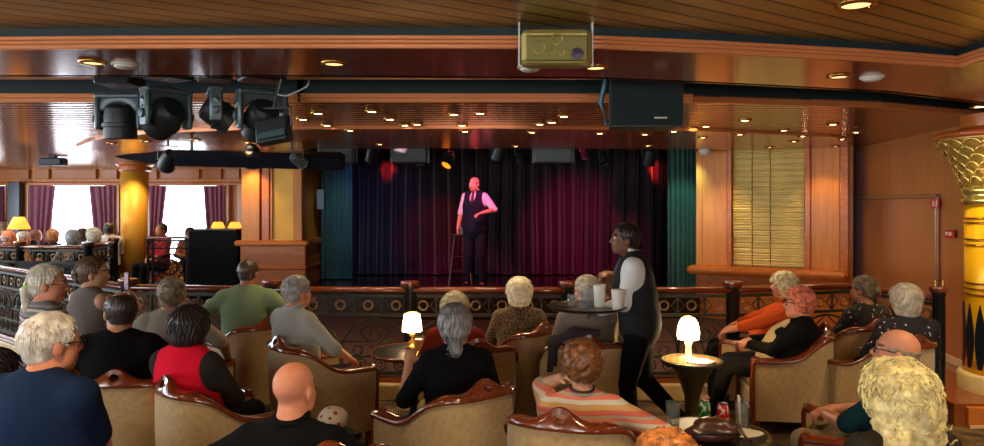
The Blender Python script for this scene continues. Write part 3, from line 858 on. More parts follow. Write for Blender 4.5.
# ------------------------------------------------------------------ side wall with the double door
D0 = Vector((5.14, 10.2)); D1 = Vector((4.78, 7.2)); dD = D1-D0; LD = dD.length; aD = math.atan2(dD.y, dD.x); nD = Vector((dD.y, -dD.x)).normalized()
if nD.x > 0: nD = -nD
def dpar(px): t = (px-CX)/F; return (D0.x - t*D0.y)/(t*dD.y - dD.x)
def dbox(mb_, pa, pb, z0, z1, off, th, m, bev=.006):
    ua, ub_ = dpar(pa), dpar(pb); c = D0 + dD*((ua+ub_)/2) + nD*off
    mb_.box((c.x, c.y, (z0+z1)/2), ((ub_-ua)*LD, th, z1-z0), m, aD, bev)
mb = MB(); dbox(mb, 846, 966, .19, ZC, -.08, .16, M_PANEL, 0)
dbox(mb, 847, 853, .19, ZC-.01, .02, .06, M_WOODX); struct(mb.build('wall_door_side'))
mb = MB(); dbox(mb, 856, 938, .20, 1.93, .012, .03, mat('door_leaf', (158,98,54), .28, var=.08, vscale=1.5, coat=.3, stretch=(6,6,.6))); o = mb.build('door_1'); struct(o)
mb = MB(); M_ST = mat('door_metal', (150,108,76), .4, .3)
dbox(mb, 853, 940, 1.93, 1.97, .03, .05, M_ST); dbox(mb, 853, 855, .2, 1.95, .03, .05, M_ST); dbox(mb, 938.6, 940.4, .2, 1.95, .015, .03, M_ST)
dbox(mb, 941, 966, .19, .27, .01, .03, M_STONE); dbox(mb, 847, 853, .19, .27, .05, .03, M_STONE); struct(mb.build('trim_door'))
mb = MB(); mb.box((5.2, 7.12, 1.42), (.86, .14, 2.5), M_PANEL); struct(mb.build('wall_return'))
# red running-man sign and red call point
def flat_sign(name, px0, px1, py0, py1, Y, m, lab, cat, glyph):
    X0, X1 = dpar(px0), dpar(px1); c = D0 + dD*((X0+X1)/2) + nD*.035; wd = (X1-X0)*LD; Yc = c.y
    z0, z1 = PZ(py1, Yc), PZ(py0, Yc); r_ = empty(name, (c.x, c.y, (z0+z1)/2), aD); tag(r_, lab, cat)
    b = MB(); b.box((0, 0, 0), (wd, .02, z1-z0), m, 0, .003); b.build('panel', m, r_)
    glyph(r_, wd, z1-z0); return r_
M_RED = mat('sign_red', (196,40,28), .4); M_SW = mat('sign_white', (235,225,215), .5)
def g1(r_, w_, h_):
    b = MB(); sg = -1 if nD.dot(Vector((math.sin(aD), -math.cos(aD)))) < 0 else 1
    sg = 1
    y = -.014
    dn = Vector((-math.sin(aD), math.cos(aD)))
    y = .014 if dn.dot(nD) > 0 else -.014
    b.lathe([(.0, 0), (h_*.09, 0), (h_*.09, .004), (0, .004)], M_SW, (.0, y, h_*.28), 12, Matrix.Rotation(R(90), 3, 'X'))
    for p, q in (((0, .18), (-.02, -.05)), ((-.02, -.05), (.12, -.2)), ((.12, -.2), (.10, -.38)), ((-.02, -.05), (-.12, -.22)), ((-.12, -.22), (-.25, -.25)), ((0, .15), (.17, .05)), ((0, .15), (-.17, .02))):
        b.tube([(p[0]*w_, y, p[1]*h_), (q[0]*w_, y, q[1]*h_)], h_*.045, M_SW, 6)
    b.box((w_*.36, y, 0), (w_*.12, .004, h_*.7), M_SW); b.build('running_figure', M_SW, r_)
flat_sign('exit_sign', 934.5, 942.5, 199, 208, 7.6, M_RED, 'small red sign with a white running figure at the upper corner of the door', 'sign', g1)
def g2(r_, w_, h_):
    b = MB(); dn = Vector((-math.sin(aD), math.cos(aD))); y = .014 if dn.dot(nD) > 0 else -.014
    b.box((0, y, h_*.05), (w_*.6, .006, h_*.4), M_SW); b.box((0, y*1.3, h_*.05), (w_*.2, .006, h_*.2), M_RED); b.build('face_plate', M_SW, r_)
flat_sign('fire_call_point', 949, 958, 230, 238, 7.4, M_RED, 'red fire call point with a white plate on the wall right of the door', 'alarm', g2)

# ------------------------------------------------------------------ gold palm column, right
CXr, CYr = 4.60, 6.42
root = empty('gold_column', (CXr, CYr, .19)); tag(root, 'large gold column with palm-leaf capital and dark leaf inlays', 'column')
H0 = ZC-.19
mb = MB(); mb.lathe([(.37, 0), (.37, .13), (.355, .15), (.34, .16)], M_STONE, seg=40); mb.build('plinth', M_STONE, root, auto=40)
prof = [(.322, .15), (.312, .3), (.31, .95)]
for z in (.97, 1.03, 1.16, 1.22): prof += [(.31, z-.012), (.318, z-.008), (.318, z+.004), (.31, z+.008)]
prof = sorted(prof, key=lambda t: t[1]); prof += [(.31, 1.66)]
mb = MB(); mb.lathe([(.322, .15), (.314, .3), (.31, .9), (.31, 1.70)], M_GOLD, seg=48)
mb.build('shaft', M_GOLD, root, smooth=True)
for z in (.86, .91, .96, 1.30, 1.35, 1.50, 1.54):
    mb = MB(); mb.lathe([(.308, -.010), (.317, -.006), (.317, .006), (.308, .010)], M_BRASS if z > .97 else mat('dark_gold', (150,92,20), .3, .6), (0, 0, z), 40); mb.build('ring_band', M_BRASS, root, smooth=True)
mb = MB(); mb.lathe([(.31, 1.66), (.335, 1.67), (.345, 1.70), (.335, 1.73), (.318, 1.74), (.345, 1.77), (.35, 1.80), (.335, 1.83), (.325, 1.84)], mat('silver_gold', (214,190,110), .2, .85), seg=48); mb.build('neck_rings', M_BRASS, root, smooth=True)
# capital: overlapping scales that flare out
mb = MB(); mb.lathe([(.32, 1.83), (.33, 1.95), (.36, 2.03), (.42, 2.14), (.49, 2.22), (.52, 2.26), (.48, 2.30)], mat('capital_gold', (206,166,76), .35, .25), seg=48)
cap = mb.build('capital', M_GOLD, root, smooth=True)
mb = MB()
for row in range(6):
    z = 1.87+row*.065; rr = .335+.155*(row/5)**1.6; nn_ = 20
    for k in range(nn_):
        a = 2*math.pi*(k+.5*(row % 2))/nn_; wd = rr*math.pi/nn_*1.05
        ca, sa = math.cos(a), math.sin(a); pts = []
        for q in range(9):
            t = math.pi*q/8; uu = math.cos(t)*wd; ww = math.sin(t)*.062
            pts.append((ca*(rr+.028*math.sin(t)+.012)-sa*uu, sa*(rr+.028*math.sin(t)+.012)+ca*uu, z-.02+ww))
        mb.tube(pts, .010, mat('scale_gold', (232,204,120), .22, .8), 5)
mb.build('palm_scales', M_GOLD, cap, smooth=True)
mb = MB(); mb.ring((0, 0, 2.285), .52, .03, mat('capital_rim', (176,82,30), .3, coat=.4), (0,0,1), 48, 8); mb.build('rim', M_COPPER, root, smooth=True)
mb = MB(); mb.lathe([(.47, 2.29), (.40, 2.33), (.34, 2.36), (.34, H0)], M_WOODX, seg=40); mb.build('neck_block', M_WOODX, root, auto=40)
mb = MB()
for k in range(18):
    a = 2*math.pi*k/18
    V = []; n_ = 10
    for i in range(n_+1):
        t = i/n_; z = .20+.58*t; hw = .050*math.sin(math.pi*(.12+.88*t)**1.0)
        for e in (-1, 1):
            an = a + e*hw/.318; V.append((.3195*math.cos(an), .3195*math.sin(an), z)); V.append((.312*math.cos(an), .312*math.sin(an), z))
    Fc = []
    for i in range(n_):
        b_ = i*4; Fc.append((b_, b_+2, b_+6, b_+4)); Fc.append((b_+1, b_+5, b_+7, b_+3)); Fc.append((b_, b_+4, b_+5, b_+1)); Fc.append((b_+2, b_+3, b_+7, b_+6))
    mb.add(V, Fc, mat('inlay_navy', (24,30,44), .3))
mb.build('leaf_inlays', M_BLACK, root)
# gold column, left
CLx, CLy = PX(135, 13.9), 13.9
root = empty('round_column', (CLx, CLy, .19)); tag(root, 'slim yellow gold column standing among the far left tables', 'column')
mb = MB(); mb.lathe([(.25, 0), (.25, 2.36)], mat('yellow_lacquer', (214,160,52), .5, .1), seg=36); mb.build('shaft', M_GOLD, root, smooth=True)
mb = MB(); mb.lathe([(.25, 2.30), (.30, 2.33), (.30, 2.40), (.34, 2.44), (.34, 2.465)], M_WOODX, seg=36); mb.build('capital', M_WOOD, root, auto=30)
mb = MB(); mb.lathe([(.27, 0), (.27, .1), (.255, .12)], M_WOODX, seg=36); mb.build('plinth', M_WOOD, root, auto=30)
# ------------------------------------------------------------------ balustrade
M_RING = mat('brass_ring', (150,122,76), .4, .5)
def railing(a, b, zt=1.06, zb=.19, lab='', group=None, rings=True, fancy=True):
    a = Vector(a); b = Vector(b); d = b-a; L = d.length; an = math.atan2(d.y, d.x)
    root = empty('railing', (a.x, a.y, zb), an); tag(root, lab, 'railing', group)
    H = zt-zb
    m = MB(); m.box((L/2, 0, H-.028), (L, .11, .055), None, 0, .022); m.build('handrail', M_RAILW, root, auto=50)
    m = MB()
    for z, t in ((H-.085, .03), (H-.27, .028), (.20, .024), (.04, .035)): m.box((L/2, 0, z), (L, .034, t))
    n = max(1, int(round(L/.26))); w_ = L/n
    for i in range(n+1): m.box((min(max(i*w_, .01), L-.01), 0, H-.178), (.014, .024, .17))
    zc = H-.178
    for i in range(n):
        x = (i+.5)*w_
        for q in (-1, 1):
            m.tube([(x+q*w_*.48, 0, zc-.07), (x+q*.07, 0, zc), (x+q*w_*.48, 0, zc+.07)], .008, None, 5)
    m.build('ring_frame', M_IRON, root)
    m = MB(); m.ring((0, 0, 0), .043, .010, None, (0,1,0), 16, 6); r0 = m.build('brass_ring', M_RING, root, smooth=True); r0.location = (.5*w_, 0, zc)
    for i in range(1, n): q_ = r0.copy(); COL.objects.link(q_); q_.parent = root; q_.location = ((i+.5)*w_, 0, zc)
    m = MB()
    z0, z1 = .215, H-.29; hz = z1-z0; na = max(1, int(round(L/.62))); wa = L/na
    for i in range(na):
        c = (i+.5)*wa
        pts = [(c + wa*.5*math.cos(t), 0, z0 + hz*.96*math.sin(t)) for t in np.linspace(0, math.pi, 15)]
        m.tube(pts, .011, None, 6)
        pts = [(c+wa*.5 + wa*.5*math.cos(t), 0, z0 + hz*.96*math.sin(t)) for t in np.linspace(math.pi/2, math.pi, 9)]
        if i < na: m.tube([(c, 0, z0+hz*.96), (c-wa*.22, 0, z0+hz*.62), (c-wa*.06, 0, z0+hz*.3), (c, 0, z0)], .009, None, 5); m.tube([(c, 0, z0+hz*.96), (c+wa*.22, 0, z0+hz*.62), (c+wa*.06, 0, z0+hz*.3), (c, 0, z0)], .009, None, 5)
        m.ring((c, 0, z0+hz*.55), .05, .010, None, (0,1,0), 14, 5)
        m.tube([(c-wa*.5, 0, z0+hz*.35), (c+wa*.5, 0, z0+hz*.35)], .007, None, 5)
        for q in (-.25, .25): m.ring((c+q*wa, 0, z0+hz*.12), .045, .008, None, (0,1,0), 12, 5)
    ns = max(2, int(L/.17)); ws = L/ns
    for i in range(ns):
        c = (i+.5)*ws; m.ring((c, 0, .12), .055, .009, None, (0,1,0), 12, 5); m.ring((c, 0, .12), .022, .007, None, (0,1,0), 8, 4)
    m.build('scrollwork', M_IRON, root, smooth=True)
    return root
def newel(x, y, zt, zb, lab, group='newel posts of the balustrade', r=.075):
    root = empty('newel_post', (x, y, zb)); tag(root, lab, 'post', group); H = zt-zb
    m = MB(); m.lathe([(r*1.1, 0), (r*1.1, .05), (r, .07), (r*.86, .10), (r*.86, H-.09), (r, H-.07), (r, H-.05)], None, seg=20); m.build('shaft', mat('newel_dark', (24,26,24), .3, .3), root, auto=40)
    m = MB(); m.lathe([(r*1.15, H-.05), (r*1.25, H-.035), (r*1.2, H-.005), (r*.9, H), (r*.55, H-.004)], None, seg=20); m.build('cap', M_RAILW, root, auto=40)
g_ = None
secs = [(1, 2, 'balustrade section behind the grey-haired couple at the left, left of the gold column foot'), ]
railing(RL[0], RL[1], lab='balustrade section running out of the picture at the far left')
railing(RL[1], RL[2], lab='balustrade section slanting towards the stage beside the woman holding a phone')
railing(RL[2], RL[3], lab='balustrade section between the gold column and the man in the green shirt')
railing(RL[3], RL[4], lab='balustrade section behind the grey-shirted man, left of the small white table lamp')
railing(RL[4], RL[5], lab='balustrade section below the performer, behind the white-haired woman')
railing(RL[5], RL[6], lab='balustrade section behind the waiter, left of the bright table lamp')
railing(RL[6], RL[7], lab='balustrade section under the gold blind, behind the woman in orange')
railing(RL[7], RL[8], lab='short balustrade section turning forward beneath the door at the right')
for i, lb in ((2, 'newel post behind the raised phone at the left'), (3, 'newel post just right of the man in the green shirt'), (4, 'newel post directly behind the small white table lamp'),
              (5, 'newel post by the white-haired man left of the waiter'), (6, 'newel post right of the bright table lamp'), (8, 'tall newel post at the step, with two small brass fittings on top')):
    newel(RL[i][0], RL[i][1], 1.12 if i != 8 else 1.14, .15 if i != 8 else 0, lb, r=.075 if i != 8 else .06)
m = MB(); x, y = RL[8]
for dx in (-.03, .035): m.lathe([(.016, 0), (.016, .035), (.010, .04), (.010, .055)], M_BRASS, (x+dx, y, 1.14), 12)
tag(m.build('post_fitting', M_BRASS, smooth=False), 'pair of small brass fittings on the tall post beside the step', 'fitting')
# raised far-left enclosure
f0 = (PX(-40, 11.9), 11.9); f1 = (PX(20, 11.5), 11.5); f2 = (PX(88, 11.2), 11.2); f3 = (PX(114, 12.6), 12.6)
railing(f0, f1, 1.21, .19, 'far balustrade section in front of the bald man at the far left tables')
railing(f1, f2, 1.21, .19, 'far balustrade section in front of the audience below the left far window')
railing(f2, f3, 1.23, .19, 'far balustrade section turning back left of the gold column')
for p, lb in ((f1, 'far newel post below the man with glasses at the left tables'), (f2, 'far newel post in front of the white-haired woman at the far tables'), (f3, 'far newel post close left of the gold column')):
    newel(p[0], p[1], 1.27, .15, lb)
m = MB(); mlab = MB()
a = Vector(f1); b = Vector(f2); d = b-a; an = math.atan2(d.y, d.x); c = (a+b)/2 + Vector((0, .03))
m.box((c.x, c.y, .78), (d.length-.1, .03, .36), mat('dark_infill', (18,22,26), .2)); tag(m.build('infill_board'), 'dark glossy infill board fixed behind the far balustrade', 'panel')
# iron medallion gate
gx0, gx1, gY = PX(148, 12.9), PX(192, 12.9), 12.9
root = empty('iron_gate', (gx0, gY, .19)); tag(root, 'wrought iron gate with a round scroll medallion right of the gold column', 'gate')
m = MB(); L = gx1-gx0; H = 1.10
m.box((L/2, 0, H-.025), (L+.04, .09, .05), M_RAILW, 0, .015); m.build('handrail', M_RAILW, root)
m = MB()
for x in (0, .09, L-.09, L): m.box((x, 0, H/2), (.04, .03, H))
for z in (.06, .18, H-.08, H-.22): m.box((L/2, 0, z), (L, .03, .03))
c = (L/2, 0, .54)
for r_ in (.13, .24): m.ring(c, r_, .018, None, (0,1,0), 24, 6)
for k in range(8):
    an = k*math.pi/4; m.tube([(c[0]+.03*math.cos(an), 0, c[2]+.03*math.sin(an)), (c[0]+.24*math.cos(an), 0, c[2]+.24*math.sin(an))], .012, None, 5)
    m.ring((c[0]+.185*math.cos(an+.39), 0, c[2]+.185*math.sin(an+.39)), .035, .007, None, (0,1,0), 10, 4)
for q in (-1, 1):
    m.ring((c[0]+q*.36, 0, c[2]), .20, .013, None, (0,1,0), 14, 5, arc=(90, 270) if q > 0 else (-90, 90))
for i in range(5):
    x = .15+i*(L-.3)/4
    for z in (.12, H-.15): m.tube([(x-.06, 0, z-.05), (x+.06, 0, z+.05)], .007, None, 5); m.tube([(x-.06, 0, z+.05), (x+.06, 0, z-.05)], .007, None, 5)
m.build('scrollwork', mat('black_iron', (10,10,12), .6), root)
# covered upright piano
px0, px1 = PX(193, 12.4), PX(245, 12.4); root = empty('covered_piano', ((px0+px1)/2-.05, 12.6, .19)); tag(root, 'black covered upright piano between the iron gate and the wooden block', 'piano')
wd = px1-px0; zt = PZ(230, 12.4)-.19
M_PIANO = mat('piano_cover', (7,8,13), .8, bump=.2, bscale=8, spec=.15)
m = MB(); m.box((0, 0, zt/2+.02), (wd, .62, zt-.04), None, 0, .04); m.build('cover', M_PIANO, root, smooth=False)
m = MB(); m.box((0, 0, zt+.005), (wd-.16, .50, .035), None, 0, .012); m.build('lid', mat('piano_lid', (20,22,28), .2, coat=.5), root)
m = MB()
for x in (-wd/2+.08, wd/2-.08):
    for y in (-.22, .22): m.lathe([(.03, 0), (.03, .04)], None, (x, y, 0), 10)
m.build('castor', M_BRASS, root)

# ------------------------------------------------------------------ stage curtains
o = drape('back_curtain', ((-3.3, 13.75), (3.2, 13.75)), ((-3.3, 13.75), (3.2, 13.75)), .52, 3.35, M_CURT, .085, 24); tag(o, 'wide dark velvet curtain across the back of the stage', 'curtain')
o = drape('stage_curtain', ((PX(322, 12.9), 12.9), (PX(352, 12.9), 12.9)), ((PX(322, 12.9), 12.9), (PX(352, 12.9), 12.9)), .52, 3.2, M_TEALC, .04, 7); tag(o, 'teal side curtain at the left of the stage', 'curtain')
o = drape('stage_curtain', ((PX(667, 11.2), 11.2), (PX(704, 11.2), 11.2)), ((PX(667, 11.2), 11.2), (PX(704, 11.2), 11.2)), .22, 3.2, M_TEALC, .04, 8); tag(o, 'teal side curtain at the right of the stage', 'curtain')
m = MB(); m.box((PX(320.5, 12.6), 12.6, 1.95), (.12, .08, .35), mat('grey_board', (120,124,128), .5), 0, .01); tag(m.build('wall_box'), 'pale upright box fixed on the dark wall left of the teal curtain', 'box')
# ------------------------------------------------------------------ hanging and ceiling equipment
M_CAB = mat('speaker_black', (26,32,36), .45, bump=.15, bscale=120); M_CABG = mat('speaker_grey', (46,54,56), .5); M_LENS = mat('lens', (40,60,70), .05, .3)
M_YOKE = mat('yoke_grey', (84,100,104), .35, .4)
def downlight(x, y, z, r=.075, on=True, lab='', group=None, ring=None):
    root = empty('downlight', (x, y, z)); tag(root, lab, 'downlight', group)
    m = MB(); m.lathe([(r*.66, .004), (r*.72, -.012), (r*.95, -.012), (r, -.002), (r*1.0, .0)], None, seg=20); m.build('rim', ring or M_BRASS, root, smooth=True)
    m = MB(); m.lathe([(0, -.004), (r*.68, -.006), (r*.68, .002)], None, seg=16); m.build('lamp', M_LAMPON if on else mat('dim_lamp', (220,190,120), .3, .4, emit=(255,210,140), es=1.2), root)
    return root
for px, py, lb in ((93, 62, 'brass ringed downlight in the lacquered beam at the left'), (334, 63, 'brass ringed downlight in the lacquered beam, centre left'), (596, 67, 'brass ringed downlight beside the beige ceiling speaker'), (839, 76, 'brass ringed downlight in the beam at the right, left of the white detector')):
    x, y = CE(px, py, ZC); downlight(x, y, ZC, .075, False, lb)
x, y = CE(856, 4, ZC+.10); downlight(x, y, ZC+.10, .09, False, 'large brass downlight among the ceiling boards at the top right')
x, y = CE(981, 106, ZC); downlight(x, y, ZC, .08, True, 'bright downlight above the gold palm column')
for px, py, lb in ((125, 64, 'round white detector in the beam, left of the black stage lamps'), (530, 67, 'round white detector under the beige ceiling speaker'), (872, 77, 'round white detector in the beam at the right')):
    x, y = CE(px, py, ZC); root = empty('smoke_detector', (x, y, ZC)); tag(root, lb, 'detector')
    m = MB(); m.lathe([(.0, -.026), (.045, -.025), (.056, -.018), (.058, -.008)][::1], None, seg=24); m.build('dome', M_PLASTIC, root, smooth=True)
    m = MB(); m.lathe([(.07, -.010), (.075, -.004), (.075, 0)], None, seg=24); m.build('base', M_PLASTIC, root)
x, y = 3.05, 10.75; m = MB(); m.lathe([(0, -.10), (.06, -.08), (.085, -.03), (.085, 0)], M_PLASTIC, (x-.0, y-.5, ZC), 20); tag(m.build('dome_camera', M_PLASTIC, smooth=True), 'white dome above the right teal curtain', 'camera')
DL = [(372,111),(390,119),(405,125),(327,125),(350,130),(417,124),(303,119),(454,114),(462,125),(465,131),(564,116),(552,122),(540,124),(532,132),(600,133),(624,125.5),(645,134),(674,131),(693,128),
      (745,120),(706,126),(703,137),(740,134),(784,130),(794,141),(803,136),(833,124),(856,132),(842,139),(835,146),(146,141),(112,143),(196,139.5),(247,142),(380,144),(516,146),(648,145.5),(770,147),(480,113),(318,113)]
SPOTS = []
for i, (px, py) in enumerate(DL):  # some entries are reflections in the boards, built as lit discs too
    z = 2.63 if (129 < py < 149 and 250 < px < 690) or (690 <= px < 850 and 131+(px-700)*.045 < py < 149) or (76 < px <= 250 and 137 < py < 149) else ZC
    x, y = CE(px, py, z)
    downlight(x, y, z, .064, True, 'small lit downlight in the mirror-board ceiling before the stage', 'lit downlights in the ceiling before the stage')
    SPOTS.append((x, y, z))
def moving_head(x, y, z, yaw, tilt, lab, sc=1.0, cable=False):
    root = empty('moving_head_lamp', (x, y, z), R(yaw)); root.scale = (sc,)*3; tag(root, lab, 'stage lamp')
    m = MB(); m.box((0, 0, .035), (.26, .24, .09), None, 0, .015); m.build('base', M_CAB, root)
    m = MB()
    for q in (-1, 1): m.box((q*.145, 0, -.20), (.035, .09, .24), None, 0, .012)
    m.box((0, 0, -.085), (.32, .11, .03), None, 0, .01)
    pts = [(.145*math.cos(t), 0, -.20+.11*math.sin(t)) for t in np.linspace(0, math.pi, 12)]; m.tube(pts, .028, None, 8, flat=1.6)
    m.build('yoke', M_YOKE, root, auto=40)
    T = Matrix.Rotation(R(tilt), 3, 'X')
    m = MB(); m.lathe([(.0, .10), (.07, .095), (.095, .07), (.105, .01), (.105, -.03), (.118, -.035), (.118, -.06), (.108, -.065), (.108, -.14), (.09, -.145), (.085, -.13)], None, (0, 0, -.24), 28, T)
    hd = m.build('head', M_CAB, root, auto=35)
    m = MB(); m.lathe([(0, -.118), (.05, -.122), (.086, -.128)], None, (0, 0, -.24), 24, T); m.build('lens', M_LENS, hd, smooth=True)
    m = MB()
    for k in range(6): m.box(T @ Vector((.0, .108, .02*k-.04))+Vector((0, 0, -.24)), (.10, .01, .006), None, 0, 0, T)
    m.build('cooling_fins', M_YOKE, hd)
    m = MB()
    for q in (-1, 1): m.lathe([(.03, 0), (.03, .02), (.015, .025)], None, (q*.16, 0, -.24), 14, Matrix.Rotation(R(90*q), 3, 'Y'))
    m.build('knob', M_YOKE, root)
    m = MB(); m.box((0, 0, .13), (.04, .04, .28)); m.ring((0, 0, .06), .035, .012, None, (0,1,0), 14, 6); m.build('clamp', M_YOKE, root)
Yh = 5.05
moving_head(PX(120, Yh), Yh, 2.70, 0, 4, 'black moving stage lamp hanging upright, leftmost of the row', 1.0)
moving_head(PX(168, Yh), Yh-.02, 2.74, 55, 62, 'black moving stage lamp tilted sideways, second in the row', 1.08)
moving_head(PX(212, Yh), Yh+.05, 2.74, -65, 58, 'black moving stage lamp turned edge on, third in the row', .95)
moving_head(PX(262, Yh), Yh, 2.73, 35, 48, 'black moving stage lamp above the flat square flood lamp, rightmost of the row', 1.08)
m = MB(); m.tube([(-4.2, 5.1, 2.86), (-1.1, 5.1, 2.86)], .024, M_YOKE, 10); m.tube([(-4.2, 5.1, 2.94), (-1.1, 5.1, 2.94)], .016, M_YOKE, 8)
for x in (-4.1, -1.2, -2.6): m.tube([(x, 5.1, 2.85), (x, 5.1, 3.06)], .012, M_YOKE, 6)
tag(m.build('lighting_bar', M_YOKE), 'dark steel bar from which the row of black stage lamps hangs', 'bar')
m = MB(); pts = [(PX(285, Yh), Yh-.1, 2.72), (PX(283, Yh), Yh-.12, 2.61), (PX(291, Yh), Yh-.12, 2.60), (PX(303, Yh), Yh-.1, 2.64), (PX(311, Yh), Yh-.1, 2.67), (PX(313, Yh), Yh-.1, 2.71)]
m.tube(pts, .006, mat('pale_cable', (170,176,170), .5), 6); tag(m.build('cable', smooth=True), 'pale looping cable hanging at the right end of the stage lamps', 'cable')
root = empty('flood_lamp', (PX(274, 4.95), 4.95, 2.42), R(-12)); tag(root, 'flat square black flood lamp hanging lowest below the stage lamps', 'stage lamp')
T = Matrix.Rotation(R(-12), 3, 'X') @ Matrix.Rotation(R(-10), 3, 'Y')
m = MB(); m.box((0, 0, -.06), (.24, .09, .17), None, 0, .012, T); m.build('housing', M_CAB, root)
m = MB(); m.box(T @ Vector((-.0, -.05, -.10)), (.20, .012, .045), mat('flood_glass', (70,92,96), .15), 0, .003, T); m.build('lens_strip', M_LENS, root)
m = MB(); m.tube([(-.13, 0, -.03), (-.13, 0, .10), (.13, 0, .10), (.13, 0, -.03)], .009); m.tube([(0, 0, .10), (0, .15, .46)], .012); m.build('bracket', M_YOKE, root)
# beige ceiling speaker
Ys = 3.62; xa, xb = PX(518, Ys), PX(592, Ys); z0, z1 = PZ(68, Ys), PZ(33, Ys)
root = empty('ceiling_speaker', ((xa+xb)/2, Ys-.03, (z0+z1)/2)); tag(root, 'beige metal ceiling speaker box with two side brackets on the beam edge', 'speaker')
w_, h_ = xb-xa, z1-z0; M_BG = mat('beige_metal', (178,166,92), .32, .5); M_BGD = mat('beige_grille', (128,120,62), .5, .3)
m = MB(); m.box((0, 0, 0), (w_-.03, .15, h_), None, 0, .025); m.build('cabinet', M_BG, root)
m = MB(); m.box((0, -.078, -.012), (w_-.07, .012, h_-.055), None, 0, .006)
m.build('grille', M_BGD, root)
m = MB()
for x, z, r_ in ((0, .03, .028), (-.022, -.032, .016), (.022, -.032, .016), (-.09, -.01, .03)): m.ring((x, -.085, z), r_, .003, None, (0,1,0), 16, 5)
m.build('speaker_rings', M_BG, root)
m = MB(); m.lathe([(.03, 0), (.03, .004), (0, .006)], None, (.10, -.084, -.04), 14, Matrix.Rotation(R(90), 3, 'X')); m.build('badge', mat('badge', (60,44,70), .3), root)
for q in (-1, 1): m = MB(); m.box((q*(w_/2-.004), 0, .03), (.007, .05, h_+.06)); m.box((q*(w_/2-.02), .0, h_/2+.055), (.04, .05, .006)); m.build('bracket', M_PLASTIC, root)
# big black speaker in the recess
Ys = 5.15; xa, xb = PX(608, Ys), PX(682, Ys); z0, z1 = PZ(127, Ys), PZ(76, Ys)
root = empty('hanging_speaker', ((xa+xb)/2, Ys+.1, (z0+z1)/2)); tag(root, 'large black loudspeaker hanging in the ceiling recess right of centre', 'speaker')
w_, h_ = xb-xa, z1-z0
m = MB(); m.prism([(-w_/2+.05, .17), (w_/2-.05, .17), (w_/2, -.14), (-w_/2, -.14)], -h_/2, h_/2, None); m.build('cabinet', M_CAB, root)
m = MB(); m.box((0, -.148, 0), (w_-.02, .014, h_-.02), None, 0, .006); m.build('grille', mat('grille_cloth', (10,28,32), .75, bump=.2, bscale=200), root)
m = MB(); m.box((.10, -.158, -h_/2+.06), (.09, .004, .010)); m.build('badge', M_PLASTIC, root)
m = MB(); m.tube([(-w_/2-.01, -.12, -h_/2+.01), (-w_/2-.045, -.06, 0), (-w_/2-.01, -.10, h_/2-.01)], .02, None, 8)
m.build('bracket', mat('bracket_blue', (70,100,112), .4, .4), root)
for q in (-.2, .2): m = MB(); m.tube([(q, 0, h_/2-.01), (q, 0, 3.06-(z0+z1)/2)], .012); m.build('hanging_rod', M_YOKE, root)
# small black speaker by the left far windows
Ys = 12.0; root = empty('ceiling_speaker', (PX(53, Ys), Ys, ZC)); tag(root, 'small dark speaker hanging from the ceiling before the left far window', 'speaker')
m = MB(); m.box((0, 0, -.085), (.42, .2, .13), None, 0, .03); m.build('cabinet', mat('speaker_navy', (26,52,70), .4), root)
m = MB(); m.box((0, -.104, -.085), (.36, .01, .09), None, 0, .004); m.build('grille', M_CABG, root); m = MB(); m.box((0, 0, -.012), (.1, .08, .03)); m.build('bracket', M_CAB, root)
# grey speakers hanging over the stage edge
for px, Yq, w_, lb in ((338, 10.75, .54, 'grey speaker over the left end of the stage opening'), (410, 10.9, .54, 'grey speaker over the stage, second from the left'), (553, 10.85, .58, 'grey speaker over the stage right of the performer')):
    root = empty('stage_speaker', (PX(px, Yq), Yq, PZ(155, Yq))); tag(root, lb, 'speaker')
    m = MB(); m.box((0, 0, 0), (w_, .3, .24), None, 0, .02); m.build('cabinet', mat('cabinet_grey', (84,92,92), .5), root)
    m = MB(); m.box((0, -.156, .01), (w_-.06, .01, .18), None, 0, .005); m.build('grille', mat('grille_grey', (92,104,104), .6), root)
    m = MB(); m.box((-w_/2-.015, 0, .02), (.02, .06, .28)); m.box((w_/2+.015, 0, .02), (.02, .06, .28)); m.tube([(0, 0, .12), (0, 0, 3.46-PZ(155, Yq))], .015); m.build('bracket', M_YOKE, root)
# par cans
def par(px, py, Y, yaw, tilt, lab, lens=None, sc=1.0, body=None):
    root = empty('par_lamp', (PX(px, Y), Y, PZ(py, Y)), R(yaw)); root.scale = (sc,)*3; tag(root, lab, 'stage lamp'); T = Matrix.Rotation(R(tilt), 3, 'X')
    m = MB(); m.lathe([(0, .14), (.06, .13), (.085, .08), (.095, -.11), (.105, -.12), (.095, -.12), (.085, -.09)], None, seg=20, rot=T); m.build('can', body or M_CAB, root, auto=40)
    m = MB(); m.lathe([(0, -.095), (.086, -.10)], None, seg=18, rot=T); m.build('lens', lens or M_LENS, root)
    m = MB(); m.tube([(-.11, 0, 0), (-.11, 0, .16), (.11, 0, .16), (.11, 0, 0)], .008); m.tube([(0, 0, .16), (0, 0, ((3.46 if Y > 10.4 else 2.667) - PZ(py, Y))/sc)], .014); m.build('yoke', M_YOKE, root)
OR = mat('orange_gel', (255,150,30), .3, emit=(255,120,16), es=1.6); RE = mat('red_gel', (255,30,20), .3, emit=(255,16,10), es=1.6)
par(372, 154, 11.2, 20, 40, 'black stage lamp between the two left grey speakers')
par(449, 161, 11.3, -40, -42, 'stage lamp with a glowing orange lens above the performer', OR, .9)
par(420, 165, 11.6, 90, 80, 'stage lamp with a small red glow right of the second grey speaker', RE, .6)
par(497, 153, 11.0, 25, 35, 'silver grey stage lamp above the performer', None, .8, M_YOKE)
par(520, 156, 11.5, -10, 60, 'black stage lamp left of the third grey speaker', None, .8)
par(603, 158, 11.2, 30, -30, 'black stage lamp with a grey lens over the right half of the stage', None, .8)
